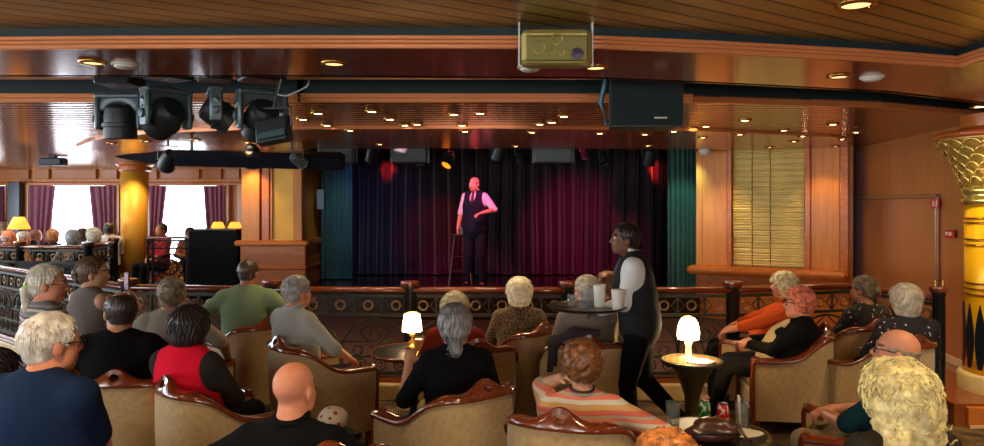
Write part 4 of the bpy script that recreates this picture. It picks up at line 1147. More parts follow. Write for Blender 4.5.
par(585, 152, 11.8, -20, 50, 'black stage lamp just right of the third grey speaker', None, .8)
par(649, 157, 11.2, 0, 30, 'round black stage lamp near the right teal curtain', None, 1.0)
# lamps and dark canopy at the left of the stage opening
m = MB(); zc = 2.42; N = 26; V = []; Fc = []
yc_ = 9.3
for i in range(N+1):
    u = i/N; x = PX(118+u*222, yc_); hh = .015 + .11*min(1, u*3.2)**.8; zz = PZ(158+5*u, yc_)+.02
    dy = .45*math.sin(math.pi*min(1, u*1.0))*.6
    for (yy, z_) in ((-.18-dy, zz+hh*.6), (-.24-dy, zz), (-.12-dy, zz-hh), (.30, zz-hh*.7), (.34, zz+hh*.8), (.0, zz+hh)): V.append((x, yc_+yy*(.25+.75*min(1, u*3)), z_))
for i in range(N):
    for j in range(6): a = i*6+j; b = i*6+(j+1) % 6; Fc.append((a, a+6, b+6, b))
Fc += [tuple(range(6)), tuple(range(N*6+5, N*6-1, -1))]
m.add(V, Fc, mat('canopy_black', (22,30,40), .15, coat=.5))
for x in (-3.9, -2.6): m.tube([(x, yc_, 2.40), (x, yc_, ZC)], .02, M_YOKE, 8)
tag(m.build('lighting_canopy', auto=40), 'long glossy black canopy with a pointed left end hanging left of the stage', 'canopy')
par(168, 160, 9.0, 40, 55, 'black lamp with a pale ring beneath the pointed canopy', None, 1.1)
par(298, 160, 8.9, -30, 65, 'small lamp with a pale funnel hanging left of the stage opening', None, .8, M_YOKE)
par(252, 156, 9.0, 10, 30, 'black lamp under the right half of the glossy canopy', None, 1.1)
# ------------------------------------------------------------------ barrel chairs
def chair_path(n=48):
    pts = []; W_, F_, B_ = .335, .30, .345
    # left arm front -> back centre -> right arm front, rounded U
    for i in range(n+1):
        t = i/n
        a = math.pi*(1+t)           # pi..2pi
        x = math.copysign(abs(math.cos(a))**.72, math.cos(a))*W_; y = -abs(math.sin(a))**.85*(B_+.02)+.0
        pts.append((x, y))
    pts = [(-W_, F_), (-W_, F_*.66), (-W_, F_*.33)] + pts + [(W_, F_*.33), (W_, F_*.66), (W_, F_)]
    # resample evenly
    P = np.array(pts); d = np.r_[0, np.cumsum(np.linalg.norm(np.diff(P, axis=0), axis=1))]
    s = np.linspace(0, d[-1], 73); Q = np.stack([np.interp(s, d, P[:, 0]), np.interp(s, d, P[:, 1])], 1)
    return Q
CPQ = chair_path()
def chair_h(u):         # u in -1..1, top of the upholstery
    a = abs(u)
    base = .60 + .185*(1/(1+math.exp((a-.50)*15)))
    return base
def crest(u):
    a = abs(u); return .072*math.exp(-(a/.105)**2) + .010*math.exp(-((a-.30)/.08)**2)
def make_chair(upm, name='barrel_chair'):
    root = empty(name, (0, 0, 0)); Q = CPQ; n = len(Q)
    T = np.gradient(Q, axis=0); T /= np.linalg.norm(T, axis=1)[:, None]; Nn = np.stack([T[:, 1], -T[:, 0]], 1)   # outward
    c = Q.mean(0); 
    if ((Q-c)*Nn).sum() < 0: Nn = -Nn
    U = np.linspace(-1, 1, n)
    V = []; rows = 7
    for i in range(n):
        zt = chair_h(U[i])
        o_ = Q[i]; inn = Q[i]-Nn[i]*.075
        lean = .0
        for k in range(rows):
            v = k/(rows-1); z = .13+(zt-.13)*v; bulge = .012*math.sin(math.pi*v)
            p = o_ + Nn[i]*(bulge - .03*(1-v)); V.append((p[0], p[1], z))
        for k in range(rows):
            v = 1-k/(rows-1); z = .30+(zt-.30)*v; bulge = .018*math.sin(math.pi*v)
            p = inn - Nn[i]*bulge; V.append((p[0], p[1], z))
    K = rows*2; Fc = []
    for i in range(n-1):
        for k in range(K): a = i*K+k; b = i*K+(k+1) % K; Fc.append((a, a+K, b+K, b))
    Fc += [tuple(range(K)), tuple(reversed(range((n-1)*K, n*K)))]
    MB().add(V, Fc, upm).build('upholstered_shell', upm, root, auto=50)
    # wooden top rail with pierced crest
    V = []; K = 8; fr = []
    for i in range(n):
        zb = chair_h(U[i])-.006; zt = zb + .036 + crest(U[i]); cx = Q[i]-Nn[i]*.032
        wo, wi = .050, .050
        nar = 1 - .45*min(1, crest(U[i])/.05)
        sec = [(-wi, zb), (wo, zb), (wo*1.08, zb+.012), (wo*.9*nar, zb+.030+(zt-zb-.036)*.5), (wo*.6*nar, zt-.004), (0, zt), (-wi*.6*nar, zt-.004), (-wi*.95*nar, zb+.022+(zt-zb-.036)*.5)]
        for s_, z in sec: p = cx + Nn[i]*s_; V.append((p[0], p[1], z))
    Fc = []
    for i in range(n-1):
        for k in range(K): a = i*K+k; b = i*K+(k+1) % K; Fc.append((a, a+K, b+K, b))
    Fc += [tuple(range(K)), tuple(reversed(range((n-1)*K, n*K)))]
    rail = MB().add(V, Fc, M_CHAIRW).build('top_rail', M_CHAIRW, root, auto=60)
    cut = MB(); bc = Q[n//2]; cut.lathe([(.021, -.14), (.021, .14)], None, (bc[0], bc[1]+.03, chair_h(0)+.052), 20, Matrix.Rotation(R(90), 3, 'X') @ Matrix.Diagonal((1.35, 1, 1)))
    co = cut.build('cutter'); md = rail.modifiers.new('b', 'BOOLEAN'); md.operation = 'DIFFERENCE'; md.object = co; md.solver = 'EXACT'
    dg = bpy.context.evaluated_depsgraph_get(); me = bpy.data.meshes.new_from_object(rail.evaluated_get(dg)); rail.modifiers.clear()
    if len(me.polygons) > 100: rail.data = me
    bpy.data.objects.remove(co)
    if len(rail.data.materials) == 0: rail.data.materials.append(M_CHAIRW)
    # arm fronts
    for i, q in ((0, -1), (n-1, 1)):
        x = Q[i][0]-q*.035; m = MB(); m.box((x, Q[i][1]+.01, .355), (.085, .035, .50), None, 0, .012); m.box((x, Q[i][1]-.01, .615), (.10, .06, .045), None, 0, .018); m.build('arm_front', M_CHAIRW, root)
    m = MB(); m.box((0, .015, .395), (.53, .56, .13), None, 0, .05); m.build('seat_cushion', upm, root, auto=60)
    m = MB(); m.box((0, .02, .25), (.56, .55, .17), None, 0, .02); m.build('seat_base', upm, root)
    for x in (-.27, .27):
        for y in (-.22, .27): m = MB(); m.lathe([(.018, 0), (.026, .13)], None, (x, y, .0), 12); m.build('leg', M_CHAIRW, root)
    return root
ch0 = make_chair(M_UPH); ch1 = None; used = [False]
def chair(px, pyc, s, yaw, lab, group=None, dx=0, dy=0, at=None, scale=1.0):
    """crest seen at (px, pyc); s = pixels per metre at the crest"""
    global ch0
    if used[0]: o = copy_tree(ch0)
    else: o = ch0; used[0] = True
    if at: X, Y = at
    else:
        Y = F/s; X = PX(px, Y)
        X += -(-.345)*math.sin(R(yaw))*-1*-1 if False else 0
        # crest is at local (0,-.345): move the root so that the crest lands there
        X -= .345*math.sin(R(yaw)); Y += .345*math.cos(R(yaw))
    o.location = (X+dx, Y+dy, 0); o.rotation_euler.z = R(yaw); o.scale = (scale,)*3
    tag(o, lab, 'armchair', group); return o
def chair_under(P, yaw, lab, back=-.02, side=0, scale=1.0):
    """the chair somebody sits in"""
    a = R(yaw); return chair(0, 0, 0, yaw, lab, at=(P['X']-math.sin(a)*back+math.cos(a)*side, P['Y']+math.cos(a)*back+math.sin(a)*side), scale=scale)
# ------------------------------------------------------------------ tables
M_TOPB = mat('black_table_top', (14,14,12), .38, spec=.3)
def pedestal_table(x, y, z, r, lab, top=M_TOPB, rim=None, ped=None, flare=False):
    root = empty('round_table', (x, y, 0)); tag(root, lab, 'table')
    m = MB(); m.lathe([(0, z-.035), (r*.96, z-.035), (r, z-.02), (r, z-.005), (r*.985, z), (0, z)], None, seg=48); m.build('table_top', top, root, auto=40)
    if rim: m = MB(); m.ring((0, 0, z-.014), r, .017, None, (0,0,1), 48, 8); m.build('rim', rim, root, smooth=True)
    m = MB()
    if flare: m.lathe([(.17, 0), (.17, .03), (.08, .06), (.06, .20), (.06, .36), (.10, .48), (.15, .56), (.16, z-.035)], None, seg=32)
    else: m.lathe([(.24, 0), (.24, .025), (.06, .05), (.035, .10), (.035, z-.10), (.10, z-.04)], None, seg=28)
    m.build('pedestal', ped or M_IRON, root, auto=40)
    return root
def table_lamp(x, y, z, lab, es, h=.30, r=.07, fancy=False):
    root = empty('table_lamp', (x, y, z)); tag(root, lab, 'lamp')
    M_SH = mat('lamp_shade_%d' % int(es), (255,236,200), .6, emit=(255,224,172), es=es)
    hb = h*.48
    m = MB(); m.lathe([(r*.75, 0), (r*.75, .012), (r*.3, .022), (r*.22, hb*.6), (r*.34, hb*.8), (r*.15, hb)], None, seg=20); m.build('base', M_BRASS if not fancy else mat('glowing_glass', (240,200,120), .3, emit=(255,190,80), es=2.5), root, smooth=True)
    m = MB()
    if fancy: m.lathe([(r*.95, hb), (r*1.0, hb+.03), (r*.98, hb+(h-hb)*.45), (r*.82, hb+(h-hb)*.75), (r*.55, h-.01), (r*.53, h-.012), (r*.79, hb+(h-hb)*.75), (r*.95, hb+(h-hb)*.45), (r*.93, hb+.002)], None, seg=28, caps=False)
    else: m.lathe([(r, hb), (r*.96, hb+(h-hb)*.4), (r*.78, h-.01), (r*.66, h), (r*.64, h), (r*.75, h-.012), (r*.93, hb+(h-hb)*.4), (r*.97, hb+.001)], None, seg=28, caps=False)
    m.build('shade', M_SH, root, smooth=True)
    m = MB(); m.ring((0, 0, h), r*(.52 if fancy else .66), .005, None, (0,0,1), 24, 6); m.tube([(-r*.52, 0, h), (r*.52, 0, h)], .003); m.build('shade_ring', M_BRASS, root, smooth=True)
    L_ = bpy.data.lights.new('lamp_bulb', 'POINT'); L_.energy = es*1.0; L_.color = (1, .74, .42); L_.shadow_soft_size = .025
    lo = bpy.data.objects.new('lamp_bulb', L_); COL.objects.link(lo); lo.location = (x, y, z+h*.76); 
    return root
T1x, T1y = PX(414, 6.05), 6.05; T1z = .62
pedestal_table(T1x, T1y, T1z, .36, 'round dark table with a mahogany rim carrying the small white lamp', rim=M_RAILW)
table_lamp(T1x-.03, T1y+.12, T1z, 'small white shaded table lamp on the mahogany rimmed table', 12, .30, .085)
T2x, T2y = PX(692, 5.6), 5.6; T2z = .64
pedestal_table(T2x, T2y, T2z, .225, 'round table on a flared pedestal under the brightest lamp', flare=True, ped=mat('pedestal_olive', (92,84,56), .35, .3, coat=.3), rim=M_IRON, top=mat('table_top_brown', (92,70,40), .25, coat=.4))
table_lamp(T2x-.02, T2y+.03, T2z, 'brightest bell-shaped table lamp on the flared pedestal table', 30, .33, .085, True)
T3x, T3y = PX(713, 3.88), 3.88; T3z = .62
pedestal_table(T3x, T3y, T3z, .285, 'round black table with cans in the right foreground', rim=mat('rim_bronze', (120,104,60), .3, .7))
T4x, T4y = PX(862, 6.3), 6.3
pedestal_table(T4x, T4y, .66, .27, 'small brass rimmed table between the chairs at the right', rim=M_BRASS, top=mat('amber_top', (150,112,40), .15, .4))
# ------------------------------------------------------------------ things on the tables
def tumbler(x, y, z, r, h, lab, liquid=None, lvl=.5, group=None):
    root = empty('drinking_glass', (x, y, z)); tag(root, lab, 'glass', group)
    m = MB(); m.lathe([(0, .004), (r*.85, .004), (r*.98, h), (r, h), (r*.9, 0), (0, 0)], None, seg=20); m.build('glass', M_GLASS, root, smooth=False)
    if liquid: m = MB(); m.lathe([(0, .006), (r*.82, .006), (r*.88, h*lvl), (0, h*lvl)], None, seg=18); m.build('drink', liquid, root)
    return root
ORJ = mat('orange_drink', (236,150,30), .2, emit=None); YEL = mat('yellow_napkin', (226,190,60), .8)
tumbler(PX(419, 6.02), 6.02, T1z, .042, .13, 'glass of orange drink in front of the small white lamp', ORJ, .8)
def napkin(x, y, z, w_, h_, rz, m_, lab, cat='napkin', pile=.006):
    n = 8; V = []; Fc = []
    for sd in (0, 1):
        for j in range(n+1):
            for i in range(n+1):
                u, v = i/n-.5, j/n-.5; V.append((u*w_, v*h_, .001+(pile if sd else 0)+.012*max(0, math.sin(u*5+v*3))*(1 if sd else .8)))
    K = (n+1)**2
    for j in range(n):
        for i in range(n): a = j*(n+1)+i; Fc.append((K+a, K+a+1, K+a+n+2, K+a+n+1)); Fc.append((a, a+n+1, a+n+2, a+1))
    for i in range(n):
        Fc.append((i, i+1, K+i+1, K+i)); a = n*(n+1)+i; Fc.append((a+1, a, K+a, K+a+1)); a = i*(n+1); Fc.append((a+n+1, a, K+a, K+a+n+1)); a = i*(n+1)+n; Fc.append((a, a+n+1, K+a+n+1, K+a))
    o = MB().add(V, Fc, m_).build('napkin', m_, smooth=True, loc=(x, y, z), rz=rz); tag(o, lab, cat); return o
napkin(PX(425, 5.87), 5.87, T1z, .28, .18, .5, YEL, 'crumpled yellow napkin on the mahogany rimmed table')
napkin(T2x+.04, T2y-.10, T2z, .20, .13, -.5, mat('white_paper', (225,215,190), .8), 'white paper lying in front of the brightest lamp', 'paper')
def can(x, y, z, rgb, lab, blotch):
    root = empty('drink_can', (x, y, z)); tag(root, lab, 'can')
    m = MB(); m.lathe([(.024, 0), (.032, .010), (.033, .016), (.033, .102), (.027, .118)], None, seg=24); b = m.build('body', ramp_mat('can_%d_%d_%d' % rgb, 'noise', [(.44, rgb), (.50, blotch), (.56, rgb)], 24, .25, detail=1), root, smooth=True)
    m = MB(); m.lathe([(.027, .118), (.028, .121), (.025, .121), (.024, .117), (0, .117)], None, seg=24); m.build('lid', mat('can_lid', (200,200,196), .25, .9), root, smooth=False)
    m = MB(); m.box((.004, 0, .119), (.016, .010, .002)); m.build('pull_tab', mat('can_lid', (200,200,196)), root)
Yc = 3.98
can(PX(704.5, 4.06), 4.06, T3z, (20,120,52), 'green drink can standing on the black foreground table', (225,225,215))
can(PX(723, 4.0), 4.0, T3z, (196,28,22), 'red drink can standing on the black foreground table', (235,225,220))
g = tumbler(PX(742, 3.93), 3.93, T3z, .036, .155, 'tall glass with a paper straw and a little dark drink', mat('dark_drink', (60,16,12), .15), .16)
m = MB(); m.tube([(-.01, 0, .01), (-.018, .0, .185)], .008); m.build('straw', mat('white_paper', (225,215,190)), g)
tumbler(PX(673, 4.0), 4.0, T3z+.0, .040, .13, 'empty glass at the left edge of the black foreground table')
m = MB(); m.lathe([(0, .0), (.10, .0), (.115, .008), (.10, .006), (0, .006)], None, (PX(677, 3.80), 3.80, T3z), 24); tag(m.build('saucer', mat('saucer_yellow', (196,176,90), .3)), 'pale yellow saucer with paper at the left edge of the foreground table', 'saucer')
napkin(PX(745, 3.84), 3.84, T3z, .15, .12, .3, mat('white_paper', (225,215,190)), 'cream paper napkin under the tall glass')
# leather bag
root = empty('leather_bag', (PX(712, 3.74), 3.74, T3z)); tag(root, 'slouchy brown leather bag lying on the black foreground table', 'bag')
gg = Grid((-.2, -.14, -.02), (.2, .14, .2), .006)
gg.union(Ell((0, 0, .04), (.145, .08, .045)), 0); gg.union(Ell((.0, .0, .085), (.095, .05, .035)), .02); gg.union(Cone((-.10, -.02, .06), (.10, -.03, .075), .02, .018), .02)
gg.band(lambda P: .006*noise3(P, 45, 2), .05); gg.F = np.maximum(gg.F, .001-gg.allP()[..., 2]); V, Q = gg.mesh(); M_BAG = mat('bag_leather', (82,48,36), .3, var=.2, coat=.2)
b_ = npmesh('pouch', V, Q, [M_BAG], root)
m = MB(); m.tube([(-.12, -.07, .05), (-.05, -.085, .065), (.05, -.085, .062), (.13, -.06, .05)], .006); m.build('zip_seam', mat('bag_seam', (40,26,22), .4), root, smooth=True)
m = MB(); m.tube([(.09, 0, .09), (.14, -.02, .07), (.16, -.06, .03), (.19, -.05, .012)], .009); m.build('strap', M_BAG, root, smooth=True)
# ------------------------------------------------------------------ the audience
C_ = lambda n, rgb, **k: mat('cloth_'+n, rgb, .92, bump=.15, bscale=60, spec=.15, **k)
navy = C_('navy', (22,38,68)); blackc = C_('black', (11,11,13)); grey_t = C_('greytee', (158,150,134)); green = C_('sage', (124,142,106)); greysh = C_('greyshirt', (166,166,156))
trsd = C_('dark_trousers', (17,17,20)); khaki = C_('khaki', (150,134,104)); white = C_('white', (214,212,206)); orange = C_('orange', (206,84,34)); teal_d = C_('teal_shirt', (18,50,58)); red = C_('red_vest', (226,24,54))
tank = C_('tank', (116,106,100)); charcoal = C_('charcoal', (48,44,42)); brownc = C_('brown', (104,74,58))
striped = ramp_mat('striped_grey', 'wave', [(0, (104,102,104)), (.35, (176,170,160)), (.6, (70,66,70)), (.8, (130,124,118))], 5, .85, (0,0,1), dist=1.5)
pastel = ramp_mat('pastel_stripe', 'wave', [(0, (206,104,88)), (.25, (204,160,100)), (.5, (214,206,190)), (.7, (232,128,104)), (.88, (170,170,150))], 3.2, .85, (0,0,1), dist=1.2)
leopard = ramp_mat('leopard', 'voronoi', [(0, (16,12,8)), (.36, (40,28,16)), (.48, (120,92,50)), (.7, (70,50,26))], 60, .8)
dotted = ramp_mat('dotted_black', 'voronoi', [(0, (190,186,180)), (.16, (120,60,50)), (.22, (22,22,26))], 22, .8)
floral = ramp_mat('floral', 'voronoi', [(0, (190,30,30)), (.22, (50,50,60)), (.32, (206,196,182))], 26, .8)
twotone = ramp_mat('two_tone', 'wave', [(0, (20,18,20)), (.5, (188,164,120))], .9, .85, (0,1,0), dist=0)
gl = mat('glasses_frame', (30,26,24), .25, .4)
NV, MV, FV = .0085, .0105, .018
P1 = person(57, 311, 228, yaw=-12, hy=-30, hair=('short', (214,208,198)), skin='pink', top=navy, sleeve=.95, low=khaki, w=1.22, fat=1.15, vox=NV, glasses=gl, seed=1, hs=1.10, collar=None, lean=.05,
            label='person with short white hair and glasses in a navy shirt, seated in the left foreground', hdy=.02)
chair_under(P1, -12, 'armchair under the white-haired person in navy, left foreground')
P4 = person(124, 291, 157, yaw=8, hy=28, hair=('balding', (44,36,32)), skin='olive', top=blackc, sleeve=1, low=trsd, w=1.22, fat=1.1, vox=NV, glasses=gl, seed=4, hs=1.08,
            label='person with a thinning dark crown in a black shirt, seated at the left', L=(-.42, .12, .66), Rh_=(.42, .12, .66))
chair(115, 369, 170, 0, 'armchair with its pierced crest fully seen behind the person in the black shirt')
P2 = person(44, 264, 150, yaw=-35, hy=-42, hair=('pony', (196,190,172)), skin='pink', top=striped, sleeve=1.5, low=trsd, w=1.05, vox=NV, glasses=mat('glasses_brown', (110,60,40), .3), seed=2, hs=1.08, lean=.0,
            label='person with a long grey ponytail and lime hair tie in a striped top, in profile')
m = MB(); h_ = P2['H']; m.ring(h_(0, -.118, -.005), .026, .010, None, tuple(P2['Rh'] @ np.array([0, .6, .8])), 16, 6); m.build('hair_tie', mat('lime_tie', (150,220,20), .5), P2['root'], smooth=True)
chair_under(P2, -30, 'armchair of the person with the grey ponytail', back=-.06)
P3 = person(86, 257, 126, yaw=-30, hy=-45, hair=('bun', (96,68,42)), skin='fair', top=tank, nosho=True, sleeve=.12, low=trsd, w=1.12, fat=1.15, vox=NV, seed=3, lean=-.02, hs=1.05,
            label='person with a brown bun in a sleeveless grey top, arm stretched out with a phone', Rh_=(-.03, .40, 1.10), RP=(1, -.2, -.5), L=(-.12, .40, .92), LP=(-.5, .2, -1), curlv=.9)
chair_under(P3, -30, 'armchair of the person in the sleeveless top, beside the slanting balustrade', back=-.06)
w_ = W(P3, P3['jo'][1][1] + np.array([0, .06, .05])); root = empty('phone', (w_.x, w_.y, w_.z), R(-35)); tag(root, 'small lit phone held up in front of the balustrade at the left', 'phone')
root.location = (PX(127, 6.1), 6.1, PZ(290, 6.1))
m = MB(); m.box((0, 0, .075), (.072, .010, .15), None, 0, .006); m.build('body', mat('phone_black', (14,14,16), .3), root)
m = MB(); m.box((0, -.0065, .075), (.062, .002, .13), None); m.build('screen', ramp_mat('phone_screen', 'noise', [(.4, (60,40,90)), (.6, (190,120,150))], 30, .3), root)
P5 = person(176, 276, 130, yaw=0, hy=5, hair=('short', (146,134,112)), skin='fair', top=grey_t, sleeve=.9, low=khaki, w=1.15, fat=1.1, vox=NV, seed=5, hs=1.12,
            label='person with short ash-blond hair in a grey T-shirt before the balustrade at the left', L=(-.34, .1, .66), Rh_=(.36, .1, .66))
chair_under(P5, -12, 'armchair of the person in the grey T-shirt', back=-.05)
P6 = person(193, 303, 166, yaw=-14, hy=8, hair=('dark', (40,28,26)), skin='fair', top=charcoal, sleeve=2, low=trsd, vest=red, w=1.05, fat=1.1, vox=NV, seed=6, hs=1.08, lean=.04, collar=red,
            label='person with dark hair wearing a bright red padded vest over dark sleeves')
chair(165, 372, 176, -45, 'armchair with a high left side around the person in the red vest')
P7 = person(250, 259, 111, yaw=0, hy=-6, hair=('buzz', (70,56,46)), skin='tan', top=green, sleeve=.95, low=khaki, w=1.3, fat=1.15, vox=MV, seed=7, lean=.05, hs=1.0,
            label='person with cropped hair in a sage green T-shirt by the balustrade', L=(-.42, .1, .68), Rh_=(.40, .05, .70))
chair(270, 317, 116, 38, 'armchair of the person in the sage green T-shirt')
P8 = person(297, 275, 129, yaw=-38, hy=-4, hair=('short', (150,146,138)), skin='pink', top=greysh, sleeve=1.2, low=trsd, w=1.1, fat=1.2, vox=NV, seed=8, lean=.02, hs=1.08, collar=C_('collar_grey', (170,176,184)), knees=.16,
            label='person with thin grey hair in a grey collared shirt, legs crossed in dark trousers', Rh_=(.30, .26, .66), L=(-.15, .32, .62))
chair(277, 335, 135, -50, 'armchair of the person in the grey collared shirt')
P9 = person(296, 361, 233, yaw=-8, hy=-12, hair=None, skin='pink', top=blackc, sleeve=1.3, low=trsd, w=1.18, fat=1.15, vox=NV, seed=9, lean=.03, hs=1.02, collar=blackc,
            label='person with a shiny bald head in a black polo shirt in the foreground', L=(-.36, .12, .64), Rh_=(.36, .16, .64))
chair(328, 438, 258, 33, 'armchair of the bald person in black, its crest at the bottom edge', scale=1.06)
P10 = person(455, 291, 130, yaw=0, hy=0, hair=('bob', (214,196,150)), skin='fair', top=C_('rust', (140,44,24)), sleeve=1.5, low=trsd, w=1.0, vox=MV, seed=10, hs=1.0, lean=.02,
            label='person with smooth pale blond hair in rust red, just behind the grey bun')
chair(478, 338, 138, 10, 'armchair of the pale blond person, half hidden by the grey bun')
P11 = person(456, 303, 166, yaw=10, hy=-12, hair=('updo', (136,136,138)), skin='fair', top=blackc, sleeve=1.0, low=C_('cream_trousers', (206,190,156)), w=1.0, fat=1.1, vox=NV, seed=11, hs=1.08, lean=.0,
            label='person with a loose grey bun in a black top, elbow raised', L=(-.27, .20, .86), LP=(-.5, -.2, -1))
chair(486, 378, 180, 40, 'wide armchair with its crest at the right behind the person with the grey bun')
P12 = person(519, 277, 116, yaw=-6, hy=6, hair=('fluffy', (232,216,178)), skin='fair', top=leopard, sleeve=1.2, low=trsd, w=1.05, fat=1.05, vox=MV, seed=12, hs=1.04, lean=-.02,
            label='person with full white hair in a leopard print top')
chair(545, 322, 121, 45, 'tall backed armchair of the person with full white hair')
P13 = person(588, 275, 125, yaw=15, hy=28, hair=('short', (196,178,150)), skin='pink', top=C_('taupe', (134,122,108)), sleeve=1.8, low=trsd, w=1.2, fat=1.15, vox=MV, seed=13, hs=1.05, lean=.0,
            label='person with light grey hair in a taupe shirt, partly behind the tray')
chair(588, 334, 134, 0, 'armchair in front of the tray, a dark jacket over its left side')
P13b = person(600, 271, 107, yaw=75, hy=10, hair=('dark', (104,60,28)), skin='fair', top=brownc, sleeve=1.5, low=trsd, vox=.013, seed=14, label='person with brown hair, only the top of the head above the light grey one')
P14 = person(582, 341, 193, yaw=-4, hy=12, hair=('tight', (120,74,34)), skin='fair', top=pastel, sleeve=1, low=khaki, w=1.05, vox=NV, seed=15, hs=.99, lean=-.01,
            label='person with short auburn curls in a pastel striped top, hand at the chin', L=(-.10, .10, .93), LP=(-.6, .2, -.8), Rh_=(.30, .12, .62), curlv=1.1)
chair(560, 408, 210, -18, 'armchair with a centred pierced crest behind the person in pastel stripes')
m = MB(); m.ring(P14['nb'] + [0, -.02, .04], .062, .007, None, (0, -.2, 1), 20, 6); m.build('necklace', mat('dark_beads', (30,26,40), .3), P14['root'], smooth=True)
P15 = person(765, 270, 108, yaw=72, hy=0, hp=-4, hair=('fluffy', (224,206,158)), skin='pink', top=orange, sleeve=1.6, low=trsd, w=1.1, fat=1.15, vox=NV, seed=16, hs=.98, lean=.12,
            label='person with pale blond hair in an orange top facing left, arm on the chair', L=(-.16, .40, .66), Rh_=(.1, .42, .64))
chair_under(P15, 60, 'cream armchair of the person in orange', back=.02)
P16 = person(784, 285, 120, yaw=68, hy=14, hp=-8, hair=('tight', (206,112,84)), skin='pink', top=blackc, sleeve=1.9, low=trsd, w=1.22, fat=1.3, vox=NV, glasses=gl, seed=17, hs=1.04, lean=.09, vest=None, knees=.10, feet=.56,
            label='person with pinkish red curls and glasses in a black and cream cardigan facing left', shoe=(214,206,190), L=(-.05, .27, .68), Rh_=(.05, .27, .70))
gq = Grid((-.28, -.34, .40), (.28, .32, 1.1), .0105)
yy = P16['ys']; zq = P16['zs']
gq.union(ECone((0, .03, .55), (0, yy*.45+.025, .5+(zq-.5)*.45), .178*1.2, .170*1.2, .875), .05, .010); gq.union(ECone((0, yy*.45+.025, .5+(zq-.5)*.45), (0, yy*.85+.025, zq-.12), .170*1.2, .15*1.2, .85), .05, .008)
_P = gq.allP(); gq.F = np.maximum(gq.F, -.03 + yy*np.clip((_P[..., 2]-.5)/(zq-.6), 0, 1)*.85 - _P[..., 1])
gq.band(lambda P: .004*noise3(P, 26, 3), .05); V, Q = gq.mesh(); npmesh('cardigan_front', V, Q, [C_('cream_knit', (196,172,128))], P16['root'])
chair(827, 320, 121, 82, 'armchair seen from the side around the person with red curls')
P17 = person(866, 276, 111, yaw=20, hy=22, hair=('bun', (112,92,70)), skin='tan', top=dotted, sleeve=1.2, low=trsd, vox=MV, w=1.1, seed=18, lean=.0,
            label='person with brown hair in a small bun and a dark patterned top, near the door')
chair(880, 317, 117, 25, 'armchair of the person with the small brown bun, rail sweeping up to the right')
P18 = person(908, 283, 128, yaw=0, hy=-6, hair=('bob', (196,182,156)), skin='fair', top=dotted, sleeve=1.2, low=trsd, vox=MV, w=1.1, seed=19, lean=.0, hs=1.02,
            label='person with a smooth silver bob and a dark patterned top')
chair(920, 332, 134, 25, 'armchair with an upright mahogany front edge behind the person with the silver bob')
P19 = person(896, 329, 186, yaw=42, hy=26, hp=-10, hair=('fringe', (150,130,110)), skin='pink', top=teal_d, sleeve=.95, low=khaki, w=1.15, fat=1.2, vox=NV, glasses=gl, seed=20, hs=1.06, lean=.02,
            label='person with a bald crown and glasses in a dark teal shirt, hands folded', L=(-.04, .36, .66), Rh_=(.04, .36, .67))
chair_under(P19, 65, 'armchair of the bald person in dark teal', back=.15, side=.06)
P20 = person(903, 358, 258, yaw=10, hy=14, hair=('curly', (226,206,142)), skin='fair', top=C_('dark_olive', (44,40,32)), sleeve=1.8, low=trsd, w=1.1, fat=1.05, vox=NV, seed=21, hs=1.10, lean=.0,
            label='person with big pale blond curls in a dark jacket, right foreground', collar=C_('cream_scarf', (216,200,160)))
chair_under(P20, 10, 'armchair of the person with big blond curls', back=-.10)
P21 = person(6, 345, 208, yaw=-10, hy=-8, hair=('dark', (22,16,20)), skin='tan', top=C_('plum_black', (30,22,26)), sleeve=2, low=trsd, vox=NV, seed=22, hs=1.02,
            label='person with dark hair and a pale hair clip, cut by the left edge')
m = MB()
for k in range(5): m.lathe([(0, -.006), (.011, 0), (0, .006)], None, P21['H'](-.02+.02*k, -.115, .0+.006*(k % 2)), 8)
m.build('hair_clip', mat('pearl_clip', (230,226,220), .2), P21['root'], smooth=True)
m = MB(); chair_under(P21, -10, 'armchair at the left edge under the person with the hair clip')
P22 = person(684, 444, 300, yaw=8, hy=30, hair=('tight', (196,120,56)), skin='fair', top=C_('moss', (60,56,40)), sleeve=1, low=trsd, vox=NV, seed=23, hs=1.05, lean=-.08,
            label='person with copper hair, only the top of the head at the bottom edge', noleg=True)
chair_under(P22, 8, 'armchair below the copper-haired head at the bottom edge', back=-.0)
# waiter
P23 = person(640, 222, 130, yaw=78, mode='stand', lean=0, hy=14, hp=-4, hair=('short', (24,20,18)), skin='brown', top=white, sleeve=2.0, low=blackc, vest=C_('vest_grey', (40,38,42)), w=1.0, fat=1.1, vox=.0075, seed=24, hs=1.05, lean_x=.0,
            label='waiter in white shirt, grey vest and dark tie walking left with a round tray', shy=.05, hdy=.03, collar=white,
            sinf=.017, L=(-.02, .30, 1.03), LP=(-.5, -.5, -.8), Rh_=(.19, .22, 1.02), RP=(.6, -.6, -.6), stride={-1: ((-.10, .10, .50), (-.10, .05, .09)), 1: ((.10, -.02, .50), (.10, -.36, .14))}, curlv=.3)
bpy.context.view_layer.update()
m = MB(); nb_ = P23['nb']; m.tube([nb_+[0, .075, .03], nb_+[0, .105, -.03], nb_+[0, .135, -.12], nb_+[0, .150, -.26]], [.014, .020, .026, .028], None, 8); m.build('tie', mat('tie_navy', (28,34,44), .5), P23['root'], smooth=True)
m = MB()
for k in range(4): m.lathe([(0, 0), (.008, .001), (.008, .004), (0, .006)], M_PLASTIC, P23['nb'] + [.03, .165, -.30-.07*k], 8, Matrix.Rotation(R(-90), 3, 'X'))
m.build('vest_buttons', M_PLASTIC, P23['root'])
gA = Grid((-.25, -.22, .86), (.25, .30, 1.08), .0105); gA.union(ECone((0, .03, .96), (0, .03, .98), .185, .18, .9), 0, .015)
